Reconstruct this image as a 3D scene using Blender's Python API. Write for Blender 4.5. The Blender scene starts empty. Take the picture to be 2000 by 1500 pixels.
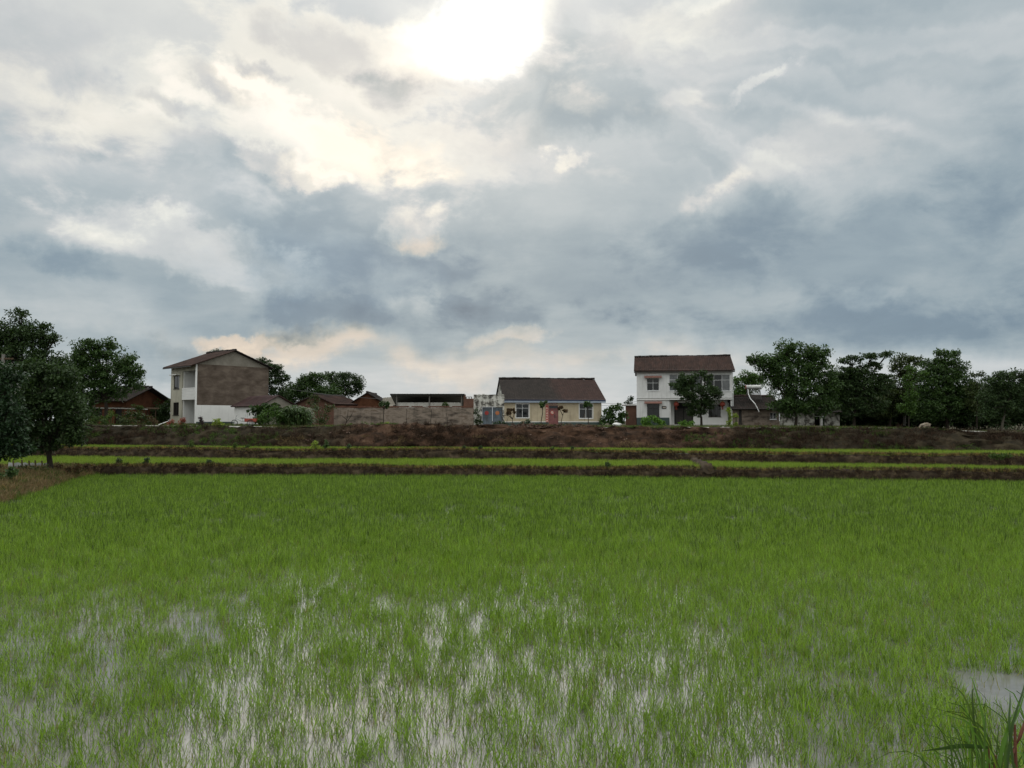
import bpy, math, random
import numpy as np
from mathutils import Vector, Matrix, Euler

# ------------------------------------------------------------------ camera
F, CX, CY, CAMZ = 1500.0, 1000.0, 750.0, 3.2      # focal length and centre of the 2000x1500 photograph, eye height (m)
PITCH = math.atan(72.0 / 1500.0)
S = bpy.context.scene
C = S.collection
cam_d = bpy.data.cameras.new('camera')
cam = bpy.data.objects.new('camera', cam_d)
C.objects.link(cam)
cam_d.sensor_width = 36.0
cam_d.lens = 36.0 * F / 2000.0
cam_d.clip_start = 0.1
cam_d.clip_end = 8000.0
cam.location = (0, 0, CAMZ)
cam.rotation_euler = (math.pi / 2 + PITCH, 0, 0)
S.camera = cam

S.view_settings.view_transform = 'Standard'
S.view_settings.look = 'None'
S.view_settings.gamma = 1.0
S.view_settings.use_curve_mapping = False
S.view_settings.exposure = 0.0
S.cycles.max_bounces = 6
S.cycles.diffuse_bounces = 3
S.cycles.glossy_bounces = 3
S.cycles.transmission_bounces = 4
S.cycles.transparent_max_bounces = 4
S.cycles.sample_clamp_indirect = 6.0


def ray(px, py):
    u, v = (px - CX) / F, (CY - py) / F
    return Vector((u, math.cos(PITCH) - v * math.sin(PITCH), math.sin(PITCH) + v * math.cos(PITCH)))


def at(px, py, Y):
    r = ray(px, py)
    t = Y / r.y
    return Vector((r.x * t, Y, CAMZ + r.z * t))


def unproj(px, py, z):
    r = ray(px, py)
    t = (z - CAMZ) / r.z
    return Vector((r.x * t, r.y * t, z))


def azel(px, py):
    r = ray(px, py).normalized()
    return math.atan2(r.x, r.y), math.asin(r.z)


SUN_AZ, SUN_EL = azel(945, 55)

# ------------------------------------------------------------------ sky and sun
def lin(c):
    c = c / 255.0
    return c / 12.92 if c <= 0.04045 else ((c + 0.055) / 1.055) ** 2.4


def rgb(r, g, b, k=1.0):
    return (lin(r) * k, lin(g) * k, lin(b) * k, 1.0)


W = bpy.data.worlds.new('World')
S.world = W
W.use_nodes = True
NT = W.node_tree
for n in list(NT.nodes):
    NT.nodes.remove(n)


class NB:
    """small helper for node maths"""
    def __init__(s, nt):
        s.nt = nt

    def new(s, t, **kw):
        n = s.nt.nodes.new(t)
        for k, v in kw.items():
            setattr(n, k, v)
        return n

    def put(s, sock, v):
        if isinstance(v, bpy.types.NodeSocket):
            s.nt.links.new(v, sock)
        else:
            sock.default_value = v

    def m(s, op, a, b=None, c=None, clamp=False):
        n = s.new('ShaderNodeMath', operation=op, use_clamp=clamp)
        s.put(n.inputs[0], a)
        if b is not None:
            s.put(n.inputs[1], b)
        if c is not None:
            s.put(n.inputs[2], c)
        return n.outputs[0]

    def vm(s, op, a, b=None, out=0):
        n = s.new('ShaderNodeVectorMath', operation=op)
        s.put(n.inputs[0], a)
        if b is not None:
            s.put(n.inputs['Scale'] if op == 'SCALE' else n.inputs[1], b)
        return n.outputs[out]

    def noise(s, vec, scale, detail=5, rough=0.55, dist=0.0, out=0, dims='3D'):
        n = s.new('ShaderNodeTexNoise', noise_dimensions=dims)
        if vec is not None:
            s.put(n.inputs['Vector'], vec)
        n.inputs['Scale'].default_value = scale
        n.inputs['Detail'].default_value = detail
        n.inputs['Roughness'].default_value = rough
        n.inputs['Distortion'].default_value = dist
        return n.outputs[out]

    def ramp(s, fac, stops, mode='LINEAR'):
        n = s.new('ShaderNodeValToRGB')
        cr = n.color_ramp
        cr.interpolation = mode
        while len(cr.elements) < len(stops):
            cr.elements.new(0.5)
        for e, (p, c) in zip(cr.elements, stops):
            e.position = p
            e.color = c if len(c) == 4 else (*c, 1)
        s.put(n.inputs[0], fac)
        return n.outputs[0]

    def mix(s, fac, a, b, mode='MIX'):
        n = s.new('ShaderNodeMix', data_type='RGBA', blend_type=mode)
        n.clamp_result = False
        s.put(n.inputs[0], fac)
        s.put(n.inputs[6], a)
        s.put(n.inputs[7], b)
        return n.outputs[2]

    def rng(s, v, a, b, c, d, t='SMOOTHSTEP'):
        n = s.new('ShaderNodeMapRange', interpolation_type=t)
        s.put(n.inputs[0], v)
        for i, k in enumerate((a, b, c, d)):
            n.inputs[1 + i].default_value = k
        return n.outputs[0]


nb = NB(NT)
tc = nb.new('ShaderNodeTexCoord')
D = nb.vm('NORMALIZE', tc.outputs['Generated'])
sx = nb.new('ShaderNodeSeparateXYZ')
NT.links.new(D, sx.inputs[0])
az = nb.m('ARCTAN2', sx.outputs[0], sx.outputs[1])
el = nb.m('ARCSINE', sx.outputs[2])
cb = nb.new('ShaderNodeCombineXYZ')
NT.links.new(az, cb.inputs[0])
NT.links.new(el, cb.inputs[1])
# turbulent displacement of the cloud outlines
w1 = nb.vm('SUBTRACT', nb.noise(D, 6.0, 3, 0.5, out=1), (0.5, 0.5, 0.5))
w2 = nb.vm('SUBTRACT', nb.noise(D, 17.0, 8, 0.62, out=1), (0.5, 0.5, 0.5))
wv = nb.vm('ADD', nb.vm('MULTIPLY', w1, (0.16, 0.10, 0)), nb.vm('MULTIPLY', w2, (0.10, 0.06, 0)))
Q = nb.vm('ADD', cb.outputs[0], wv)
# cloud deck seen in perspective (thins towards the horizon)
dz = nb.m('ADD', nb.m('MAXIMUM', sx.outputs[2], 0.0), 0.16)
cp = nb.new('ShaderNodeCombineXYZ')
NT.links.new(nb.m('DIVIDE', sx.outputs[0], dz), cp.inputs[0])
NT.links.new(nb.m('DIVIDE', sx.outputs[1], dz), cp.inputs[1])
P = cp.outputs[0]
n_big = nb.noise(P, 1.1, 8, 0.56, 0.7)
n_fine = nb.noise(P, 3.6, 9, 0.62, 0.4)
puff = nb.noise(nb.vm('MULTIPLY', D, (1, 1, 1.7)), 9.0, 10, 0.60, 0.25)
puff = nb.m('MULTIPLY', nb.m('SUBTRACT', puff, 0.5), 2.6)

els = [(0, .775), (3.5, .755), (5.5, .655), (9, .625), (13, .66), (17, .71), (21, .745), (25, .765), (30, .79), (50, .88), (90, .94)]
V = nb.ramp(nb.m('DIVIDE', el, math.radians(90)), [(e / 90, (v, v, v)) for e, v in els], 'EASE')
# the dark cloud bank stands ahead; away from it the unseen deck is kept pale, brighter towards the zenith, to light the house fronts
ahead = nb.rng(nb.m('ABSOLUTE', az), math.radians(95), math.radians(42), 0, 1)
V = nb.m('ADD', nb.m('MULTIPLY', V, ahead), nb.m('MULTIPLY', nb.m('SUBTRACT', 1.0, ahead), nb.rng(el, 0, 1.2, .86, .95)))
V = nb.m('ADD', V, nb.m('MULTIPLY', nb.m('SUBTRACT', n_big, 0.5), 0.155))
V = nb.m('ADD', V, nb.m('MULTIPLY', nb.m('SUBTRACT', n_fine, 0.5), 0.13))
WARM = None
# (px, py, rx, ry, angle, brightness, edge sharpness, warmth): the cloud masses, placed by direction on the sky
BLOBS = [
    (420, 245, 330, 95, 8, .07, .6, .05), (250, 170, 260, 70, 0, .03, .2, .05), (620, 520, 160, 80, 0, .02, .1, -.2),
    (800, 628, 330, 55, 0, -.12, .1, -.1), (660, 622, 120, 30, 0, -.05, .3, -.1), (1740, 640, 520, 62, 2, -.13, .15, -.25),
    (1650, 500, 440, 120, 4, -.065, .3, -.1), (1130, 520, 340, 130, 0, -.07, .2, -.05), (1450, 455, 240, 50, -8, -.05, .45, 0),
    (1990, 300, 140, 200, 0, -.10, .1, -.05), (620, 425, 260, 115, 25, -.10, .5, -.25), (690, 540, 240, 90, 0, -.07, .2, -.25), (330, 380, 420, 90, 6, .02, .3, 0),
    (450, 615, 330, 52, 5, -.05, .1, -.1), (330, 705, 190, 60, 0, -.12, .1, -.1), (870, 360, 200, 90, 0, -.03, .2, -.1),
    (360, 85, 760, 255, 8, .075, .8, .1), (690, 185, 240, 165, 20, .06, .85, .12), (120, 215, 330, 60, 0, .05, .5, .1), (560, 250, 230, 60, 12, .06, .9, .1),
    (740, 285, 120, 45, 5, .05, .7, .3), (945, 60, 470, 280, 0, .05, 0, .1), (950, 40, 170, 110, 0, .11, .35, .1),
    (1400, 70, 180, 130, 0, .06, .2, .05), (1135, 160, 130, 100, 30, -.12, .6, -.05), (1010, 215, 190, 70, 0, -.08, .5, 0),
    (1580, 110, 190, 160, -30, -.05, .1, -.05), (1250, 60, 170, 60, -20, .05, .4, .05),
    (150, 330, 350, 70, 0, .03, .2, .0), (90, 610, 280, 80, 0, .08, .2, .05), (390, 485, 210, 55, 12, .12, .75, .05),
    (480, 530, 190, 40, 25, .05, .4, 0), (110, 508, 110, 34, 14, -.11, .4, -.25), (60, 450, 150, 40, 0, .06, .5, .05),
    (800, 420, 48, 55, 10, .20, .3, .35), (815, 468, 40, 20, 0, .13, .4, .8), (790, 558, 75, 42, 0, .16, .35, .2),
    (1400, 372, 75, 24, -18, .12, .5, .2), (1490, 345, 230, 55, -14, .09, .4, .1), (1500, 183, 50, 11, -28, .10, .4, .05),
    (1115, 300, 26, 13, 0, .12, .5, .2), (1120, 190, 50, 22, -10, .06, .4, .1), (1300, 195, 60, 24, -10, .07, .4, .05),
    (860, 695, 520, 42, 2, .07, .2, .55), (480, 662, 95, 16, 10, .16, .6, .9), (620, 690, 200, 34, 0, .07, .3, .4),
    (1010, 652, 80, 20, 0, .13, .6, .5), (1900, 702, 420, 34, 0, .05, .3, -.1), (1300, 690, 220, 34, 0, .05, .3, 0),
    (560, 675, 60, 14, 0, -.10, .6, 0), (640, 668, 40, 16, 0, -.09, .6, 0), (420, 688, 110, 20, 8, -.08, .5, 0),
    (430, 186, 95, 24, 15, -.16, .35, -.05), (545, 155, 50, 17, 15, -.13, .35, 0), (735, 55, 120, 120, 0, -.07, .1, 0), (1110, 30, 70, 70, 0, -.05, .1, 0), (330, 215, 110, 20, 10, -.10, .6, 0),
    (170, 300, 60, 12, 0, -.05, .5, 0), (650, 90, 110, 50, 20, -.09, .5, 0), (90, 120, 200, 50, 10, -.05, .4, 0),
    (60, 45, 160, 60, 0, -.04, .2, 0), (800, 180, 70, 26, 0, -.10, .3, 0), (870, 150, 80, 30, 0, -.08, .3, 0),
    (560, 330, 150, 26, 12, -.06, .6, 0), (430, 300, 200, 30, 8, -.06, .6, 0), (1700, 590, 60, 16, -10, .06, .5, 0),
    (960, 600, 120, 40, 0, -.05, .4, 0), (890, 550, 60, 36, 0, -.05, .5, -.1), (640, 330, 60, 18, 10, .10, .7, .2),
]
for (px, py, rx, ry, ang, dv, sh, dw) in BLOBS:
    a0, e0 = azel(px, py)
    ra = abs(azel(px + rx, py)[0] - azel(px - rx, py)[0]) / 2
    re = abs(azel(px, py - ry)[1] - azel(px, py + ry)[1]) / 2
    mp = nb.new('ShaderNodeMapping', vector_type='TEXTURE')
    NT.links.new(Q, mp.inputs[0])
    mp.inputs[1].default_value = (a0, e0, 0)
    mp.inputs[2].default_value = (0, 0, math.radians(-ang))
    mp.inputs[3].default_value = (ra * 1.25, re * 1.25, 1)
    g = nb.vm('LENGTH', mp.outputs[0], out=1)
    g = nb.m('ADD', g, puff)
    mk = nb.rng(g, 1.12, 0.98 * sh - 0.15, 0.0, 1.0)
    V = nb.m('MULTIPLY_ADD', mk, dv, V)
    if dw:
        WARM = nb.m('MULTIPLY_ADD', mk, dw, WARM if WARM is not None else 0.0)
# faint fans of light through the thin cloud right of the sun
rel = nb.vm('SUBTRACT', Q, (SUN_AZ, SUN_EL + .02, 0))
sr = nb.new('ShaderNodeSeparateXYZ')
NT.links.new(rel, sr.inputs[0])
fan = nb.noise(None, 7.0, 2, 0.5, dims='1D')
fn = fan.node
NT.links.new(nb.m('ARCTAN2', sr.outputs[1], sr.outputs[0]), fn.inputs['W'])
fm = nb.m('MULTIPLY', nb.rng(az, 0.10, 0.4, 0, 1), nb.rng(az, 1.2, 0.6, 0, 1))
fm = nb.m('MULTIPLY', fm, nb.rng(el, math.radians(11), math.radians(22), 0, 1))
V = nb.m('ADD', V, nb.m('MULTIPLY', nb.m('MULTIPLY', nb.m('SUBTRACT', fan, 0.5), 0.60), fm))

col = nb.ramp(V, [(0.0, rgb(70, 86, 104)), (.50, rgb(124, 143, 157)), (.60, rgb(149, 165, 174)), (.70, rgb(175, 186, 191)),
                  (.80, rgb(201, 206, 208)), (.90, rgb(229, 232, 227)), (1.0, rgb(255, 255, 249))])
warm = nb.mix(nb.m('MAXIMUM', nb.m('MINIMUM', WARM, 1.0), 0.0), (1, 1, 1, 1), (1.16, .96, .80, 1))
cool = nb.mix(nb.m('MAXIMUM', nb.m('MULTIPLY', WARM, -1.0), 0.0), (1, 1, 1, 1), (.925, .99, 1.06, 1))
col = nb.mix(1.0, nb.mix(1.0, col, warm, 'MULTIPLY'), cool, 'MULTIPLY')
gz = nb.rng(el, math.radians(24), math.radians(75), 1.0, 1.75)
gz = nb.m('MULTIPLY', gz, nb.rng(ahead, 1, 0, 1.0, 1.25))  # extra sky gain overhead and behind the camera, added to light walls and rice
gc = nb.new('ShaderNodeCombineXYZ')
for i_ in range(3):
    NT.links.new(gz, gc.inputs[i_])
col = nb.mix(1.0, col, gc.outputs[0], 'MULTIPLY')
# the sun behind thin cloud: brighter than white, fading out around it
sd = (math.sin(SUN_AZ) * math.cos(SUN_EL), math.cos(SUN_AZ) * math.cos(SUN_EL), math.sin(SUN_EL))
ang = nb.m('ARCCOSINE', nb.vm('DOT_PRODUCT', D, sd, out=1))
rag = nb.m('ADD', ang, nb.m('MULTIPLY', puff, .030))
hot = nb.m('ADD', nb.m('MULTIPLY', nb.rng(rag, .080, .010, 0, 1), 1.7), nb.m('MULTIPLY', nb.rng(ang, .20, .0, 0, 1), .16))
hot = nb.m('MULTIPLY', hot, nb.rng(V, .66, .95, 0.06, 1))
hotc = nb.mix(1.0, (1, .97, .88, 1), hot, 'MULTIPLY')
col = nb.mix(1.0, col, hotc, 'ADD')

sky = nb.new('ShaderNodeTexSky', sky_type='NISHITA')
sky.sun_disc = False
sky.sun_elevation = SUN_EL
sky.sun_rotation = SUN_AZ
sky.air_density = 1.0
sky.dust_density = 3.0
SKY_STRENGTH = 0.1
CLOUD_GAIN = 1.0
col = nb.mix(1.0, col, (CLOUD_GAIN / SKY_STRENGTH,) * 3 + (1,), 'MULTIPLY')
col = nb.mix(0.97, sky.outputs[0], col)               # a nearly closed cloud deck over the blue sky
# below the horizon the world stays a dull earth tone (hidden by the ground)
col = nb.mix(nb.rng(el, -.03, -.005, 0, 1), (1.2, 1.2, 1.0, 1), col)
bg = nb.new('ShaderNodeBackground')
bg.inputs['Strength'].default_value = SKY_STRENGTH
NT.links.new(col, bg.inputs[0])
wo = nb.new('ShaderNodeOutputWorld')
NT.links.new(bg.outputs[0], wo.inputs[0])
W.cycles.sampling_method = 'MANUAL'
W.cycles.sample_map_resolution = 1024

sun_d = bpy.data.lights.new('sun', 'SUN')
sun_d.energy = 0.5
sun_d.angle = math.radians(42)
sun_d.color = (1.0, 0.95, 0.86)
sun = bpy.data.objects.new('sun', sun_d)
C.objects.link(sun)
sun.location = (0, 40, 60)
sun.rotation_euler = Vector(sd).to_track_quat('Z', 'Y').to_euler()

# ------------------------------------------------------------------ helpers
rnd = random.Random(11)
R = math.radians


def tag(o, label=None, cat=None, group=None, kind=None):
    if label:
        o['label'] = label
    if cat:
        o['category'] = cat
    if group:
        o['group'] = group
    if kind:
        o['kind'] = kind
    return o


def empty(name, loc, rz=0.0, label=None, cat=None, group=None):
    o = bpy.data.objects.new(name, None)
    o.empty_display_size = 0.3
    C.objects.link(o)
    o.location = loc
    o.rotation_euler = (0, 0, rz)
    return tag(o, label, cat, group)


def link(name, me, parent=None, loc=None):
    o = bpy.data.objects.new(name, me)
    C.objects.link(o)
    if parent is not None:
        o.parent = parent
    if loc is not None:
        o.location = loc
    return o


class MB:
    """collects boxes, quads and tubes; build() links them as one mesh object"""
    def __init__(s, xf=None):
        s.v, s.f, s.mi, s.xf = [], [], [], xf

    def add(s, vs, fs, mi=0):
        n = len(s.v)
        for p in vs:
            s.v.append(tuple(s.xf(p)) if s.xf else tuple(p))
        for f in fs:
            s.f.append(tuple(n + i for i in f))
            s.mi.append(mi)
        return s

    def box(s, x0, x1, y0, y1, z0, z1, mi=0):
        vs = [(x, y, z) for z in (z0, z1) for y in (y0, y1) for x in (x0, x1)]
        return s.add(vs, [(0, 2, 3, 1), (4, 5, 7, 6), (0, 1, 5, 4), (2, 6, 7, 3), (0, 4, 6, 2), (1, 3, 7, 5)], mi)

    def prism(s, poly, y0, y1, mi=0):
        """polygon in x,z extruded along y"""
        n = len(poly)
        vs = [(x, y0, z) for x, z in poly] + [(x, y1, z) for x, z in poly]
        fs = [tuple(range(n)), tuple(range(2 * n - 1, n - 1, -1))]
        fs += [(i, n + i, n + (i + 1) % n, (i + 1) % n) for i in range(n)]
        return s.add(vs, fs, mi)

    def tube(s, pts, rad, n=6, mi=0, cap=True):
        pts = [Vector(p) for p in pts]
        if not isinstance(rad, (list, tuple)):
            rad = [rad] * len(pts)
        vs, fs = [], []
        for i, p in enumerate(pts):
            t = (pts[min(i + 1, len(pts) - 1)] - pts[max(i - 1, 0)]).normalized()
            a = t.cross(Vector((0, 0, 1)) if abs(t.z) < .9 else Vector((1, 0, 0))).normalized()
            b = t.cross(a)
            for k in range(n):
                th = 2 * math.pi * k / n
                vs.append(p + (a * math.cos(th) + b * math.sin(th)) * rad[i])
        for i in range(len(pts) - 1):
            for k in range(n):
                fs.append((i * n + k, i * n + (k + 1) % n, (i + 1) * n + (k + 1) % n, (i + 1) * n + k))
        if cap:
            fs.append(tuple(range(n - 1, -1, -1)))
            fs.append(tuple(range((len(pts) - 1) * n, len(pts) * n)))
        return s.add(vs, fs, mi)

    def blade(s, pts, widths, side, mi=0):
        """ribbon along pts, widths across the side direction"""
        vs, fs = [], []
        side = Vector(side).normalized()
        for p, w in zip(pts, widths):
            p = Vector(p)
            vs += [p - side * w / 2, p + side * w / 2]
        for i in range(len(pts) - 1):
            fs.append((2 * i, 2 * i + 1, 2 * i + 3, 2 * i + 2))
        return s.add(vs, fs, mi)

    def mesh(s, name, mats, smooth=False):
        me = bpy.data.meshes.new(name)
        me.from_pydata(s.v, [], s.f)
        for m in (mats if isinstance(mats, (list, tuple)) else [mats]):
            me.materials.append(m)
        if any(s.mi):
            me.polygons.foreach_set('material_index', s.mi)
        if smooth:
            me.polygons.foreach_set('use_smooth', [True] * len(s.f))
        me.update()
        return me

    def build(s, name, mats, parent=None, loc=None, smooth=False):
        return link(name, s.mesh(name, mats, smooth), parent, loc)


def np_mesh(name, verts, quads, mat, smooth=False):
    """fast mesh of quads from numpy arrays"""
    me = bpy.data.meshes.new(name)
    nv, nq = len(verts), len(quads)
    me.vertices.add(nv)
    me.vertices.foreach_set('co', np.asarray(verts, np.float32).ravel())
    me.loops.add(nq * 4)
    me.loops.foreach_set('vertex_index', np.asarray(quads, np.int32).ravel())
    me.polygons.add(nq)
    me.polygons.foreach_set('loop_start', np.arange(0, nq * 4, 4, dtype=np.int32))
    me.polygons.foreach_set('loop_total', np.full(nq, 4, np.int32))
    me.materials.append(mat)
    if smooth:
        me.polygons.foreach_set('use_smooth', [True] * nq)
    me.update(calc_edges=True)
    return me


def vnoise(x, y, seed=0):
    """smooth value noise, -1..1 (numpy)"""
    x, y = np.asarray(x, float), np.asarray(y, float)
    xi, yi = np.floor(x), np.floor(y)
    xf, yf = x - xi, y - yi
    xf, yf = xf * xf * (3 - 2 * xf), yf * yf * (3 - 2 * yf)

    def h(a, b):
        t = np.sin(a * 127.1 + b * 311.7 + seed * 74.7) * 43758.5453
        return (t - np.floor(t)) * 2 - 1
    return (h(xi, yi) * (1 - xf) + h(xi + 1, yi) * xf) * (1 - yf) + (h(xi, yi + 1) * (1 - xf) + h(xi + 1, yi + 1) * xf) * yf


def fbm(x, y, seed=0, oct=4):
    t, a, s = 0, 1, 0
    for i in range(oct):
        t = t + a * vnoise(np.asarray(x) * 2 ** i, np.asarray(y) * 2 ** i, seed + i)
        s += a
        a *= .5
    return t / s


# ------------------------------------------------------------------ materials
def material(name):
    m = bpy.data.materials.new(name)
    m.use_nodes = True
    nt = m.node_tree
    return m, NB(nt), nt.nodes['Principled BSDF']


def surf(name, cols, scale=3.0, rough=.85, bump=.3, bscale=None, spec=.3, detail=6, stretch=(1, 1, 1), streak=0.0, island=0.0, metal=0.0, lo=.32, hi=.68):
    """rough weathered surface: noise between colours, darker vertical streaks if asked, relief"""
    m, n, b = material(name)
    t = n.new('ShaderNodeTexCoord').outputs['Object']
    v = n.vm('MULTIPLY', t, stretch)
    f = n.noise(v, scale, detail, .62, .3)
    if len(cols) == 1:
        cols = [cols[0], cols[0]]
    stops = [(lo + (hi - lo) * i / (len(cols) - 1), c) for i, c in enumerate(cols)]
    c = n.ramp(f, stops)
    if streak:
        k = n.noise(n.vm('MULTIPLY', t, (3.0, 3.0, .22)), 1.6, 5, .6)
        c = n.mix(n.m('MULTIPLY', n.rng(k, .48, .75, 0, 1), streak), c, (.04, .037, .03, 1))
    if island:
        g = n.new('ShaderNodeNewGeometry').outputs['Random Per Island']
        c = n.mix(1.0, c, n.ramp(g, [(0, (1 - island,) * 3), (1, (1 + island,) * 3)]), 'MULTIPLY')
    n.put(b.inputs['Base Color'], c)
    b.inputs['Roughness'].default_value = rough
    b.inputs['Specular IOR Level'].default_value = spec
    b.inputs['Metallic'].default_value = metal
    if bump:
        bp = n.new('ShaderNodeBump')
        bp.inputs['Strength'].default_value = bump
        bp.inputs['Distance'].default_value = .05
        n.put(bp.inputs['Height'], n.noise(t, bscale or scale * 5, 5, .6))
        n.put(b.inputs['Normal'], bp.outputs[0])
    return m


def leafmat(name, c1, c2, trans=.35, rough=.6, tcol=None, var=.35, spec=.25, inst=0.0):
    """leaf or blade: every leaf slightly different, lets some light through"""
    m, n, b = material(name)
    g = n.new('ShaderNodeNewGeometry').outputs['Random Per Island']
    c = n.ramp(g, [(0, c1), (1, c2)])
    oi = n.new('ShaderNodeObjectInfo').outputs['Random']
    if inst:
        c = n.mix(1.0, c, n.ramp(oi, [(0, (1 - inst, 1 - inst, 1 - inst)), (1, (1 + inst, 1 + inst * .8, 1 + inst * .5))]), 'MULTIPLY')
    n.put(b.inputs['Base Color'], c)
    b.inputs['Roughness'].default_value = rough
    b.inputs['Specular IOR Level'].default_value = spec
    tr = n.new('ShaderNodeBsdfTranslucent')
    tc_ = n.mix(1.0, c, (tcol or (1.25, 1.35, .6)) + (1,), 'MULTIPLY')
    n.put(tr.inputs[0], tc_)
    ms = n.new('ShaderNodeMixShader')
    ms.inputs[0].default_value = trans
    n.nt.links.new(b.outputs[0], ms.inputs[1])
    n.nt.links.new(tr.outputs[0], ms.inputs[2])
    n.nt.links.new(ms.outputs[0], n.nt.nodes['Material Output'].inputs[0])
    return m


M = {}
M['water'], n, b = material('muddy_water')
t = n.new('ShaderNodeTexCoord').outputs['Object']
n.put(b.inputs['Base Color'], n.ramp(n.noise(t, 1.7, 8, .68, .5), [(.30, (.085, .080, .066)), (.45, (.135, .132, .118)), (.7, (.175, .172, .158))]))
b.inputs['Roughness'].default_value = .03
b.inputs['IOR'].default_value = 1.42
b.inputs['Specular IOR Level'].default_value = .5
bp = n.new('ShaderNodeBump')
bp.inputs['Strength'].default_value = .07
bp.inputs['Distance'].default_value = .02
n.put(bp.inputs['Height'], n.noise(t, 9, 3, .5))
n.put(b.inputs['Normal'], bp.outputs[0])

M['earth'] = surf('bank_earth', [(.016, .012, .009), (.044, .033, .022), (.090, .067, .044)], 1.6, .95, .9, 6, .1)
# slope below the village: bare red soil in the middle, darker weedy soil to both sides
M['slope'], n, b = material('slope_soil')
t = n.new('ShaderNodeTexCoord').outputs['Object']
sxyz = n.new('ShaderNodeSeparateXYZ')
n.nt.links.new(t, sxyz.inputs[0])
f1 = n.noise(n.vm('MULTIPLY', t, (1, 1, 1.6)), .9, 8, .65, .5)
red = n.ramp(f1, [(.32, (.012, .009, .007)), (.46, (.036, .022, .015)), (.58, (.070, .039, .025)), (.72, (.12, .080, .053))])
drk = n.ramp(f1, [(.32, (.012, .010, .007)), (.5, (.030, .024, .015)), (.72, (.066, .052, .032))])
xw = n.m('ADD', sxyz.outputs[0], n.m('MULTIPLY', n.m('SUBTRACT', n.noise(t, .25, 3), .5), 16))
msk = n.m('MULTIPLY', n.rng(xw, -17, -11, 0, 1), n.rng(xw, 18, 12, 0, 1))
n.put(b.inputs['Base Color'], n.mix(msk, drk, red))
b.inputs['Roughness'].default_value = .95
b.inputs['Specular IOR Level'].default_value = .1
bp = n.new('ShaderNodeBump')
bp.inputs['Distance'].default_value = .12
bp.inputs['Strength'].default_value = .8
n.put(bp.inputs['Height'], n.noise(t, 4.5, 8, .65))
n.put(b.inputs['Normal'], bp.outputs[0])

M['yard'] = surf('yard_soil', [(.028, .026, .014), (.055, .047, .028), (.040, .050, .018)], .5, .95, .6, 4, .1)
M['concrete'] = surf('concrete_road', [(.33, .32, .29), (.46, .45, .42)], 1.2, .85, .2, 20)
M['white_plaster'] = surf('white_plaster', [(.70, .70, .69), (.78, .78, .77)], .9, .8, .15, 12, streak=.10)
M['white_tile'] = surf('white_wall_tile', [(.58, .58, .58), (.70, .70, .70)], 1.1, .5, .1, 9, streak=.24, detail=9)
M['cream_wall'] = surf('cream_plaster', [(.34, .33, .27), (.46, .44, .36)], .8, .85, .3, 9, streak=.3)
M['gable'] = surf('weathered_render', [(.078, .060, .048), (.115, .090, .073), (.16, .128, .104)], .9, .95, .6, 7, .1, detail=11, stretch=(.8, 1, 1.6), lo=.36, hi=.64)
M['gable_top'] = surf('grey_render', [(.17, .155, .13), (.25, .23, .20)], 1.1, .95, .5, 8, .1)
M['grey_wall'] = surf('mottled_wall', [(.065, .05, .042), (.13, .108, .09), (.205, .165, .135), (.25, .205, .17), (.15, .115, .09)], .9, .95, .7, 6, .1, detail=11, stretch=(.7, 1, 1.9), streak=.35, lo=.36, hi=.64)
M['coping'] = surf('brick_coping', [(.10, .045, .032), (.17, .085, .06)], 3, .95, .6, 10, .1)
M['gate_wall'] = surf('stained_plaster', [(.07, .066, .058), (.22, .21, .19), (.46, .45, .41), (.56, .55, .51)], 1.9, .9, .6, 7, .2, detail=11, streak=.55, lo=.40, hi=.58)
M['yellow_tile'] = surf('pale_yellow_wall_tile', [(.35, .29, .20), (.47, .40, .285)], 1.2, .6, .15, 14, streak=.22, detail=9)
M['dark_base'] = surf('green_black_plinth', [(.030, .050, .046), (.05, .075, .07)], 1.4, .6, .2, 10)
M['roof_red'] = surf('red_brown_tiles', [(.024, .014, .012), (.044, .024, .019), (.064, .033, .026)], 1.7, .8, .3, 12, .3, detail=8, stretch=(1, .4, .4))
M['roof_dark'] = surf('dark_tiles', [(.012, .011, .010), (.024, .019, .017), (.042, .029, .025)], 1.3, .85, .3, 12, .3, detail=8)
# right half of the yellow house's roof is newer and redder
M['roof_two'], n, b = material('two_tone_tiles')
t = n.new('ShaderNodeTexCoord').outputs['Object']
sxyz = n.new('ShaderNodeSeparateXYZ')
n.nt.links.new(t, sxyz.inputs[0])
f1 = n.noise(t, 1.6, 8, .65)
ra_ = n.ramp(f1, [(.3, (.014, .0105, .009)), (.7, (.036, .026, .022))])
rb_ = n.ramp(f1, [(.3, (.030, .015, .013)), (.7, (.062, .031, .025))])
xx = n.m('ADD', sxyz.outputs[0], n.m('MULTIPLY', n.m('SUBTRACT', n.noise(t, 2.5, 3), .5), 1.6))
xx = n.m('SUBTRACT', xx, n.m('MULTIPLY', sxyz.outputs[2], -.25))
n.put(b.inputs['Base Color'], n.mix(n.rng(xx, 6.6, 8.0, 0, 1), ra_, rb_))
b.inputs['Roughness'].default_value = .8
M['red_sheet'] = surf('red_roof_sheet', [(.026, .010, .010), (.046, .018, .017)], 1.0, .6, .2, 9)
M['grey_sheet'] = surf('grey_roof_sheet', [(.13, .14, .14), (.20, .21, .21)], 1.2, .55, .15, 9)
M['adobe'] = surf('orange_adobe', [(.065, .028, .016), (.12, .052, .028)], 1.3, .95, .5, 7, .1)
M['brick'], n, b = material('red_brick')
t = n.new('ShaderNodeTexCoord').outputs['Object']
mp = n.new('ShaderNodeMapping')
n.nt.links.new(t, mp.inputs[0])
mp.inputs[2].default_value = (math.pi / 2, 0, 0)
bk = n.new('ShaderNodeTexBrick')
n.nt.links.new(mp.outputs[0], bk.inputs[0])
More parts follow.
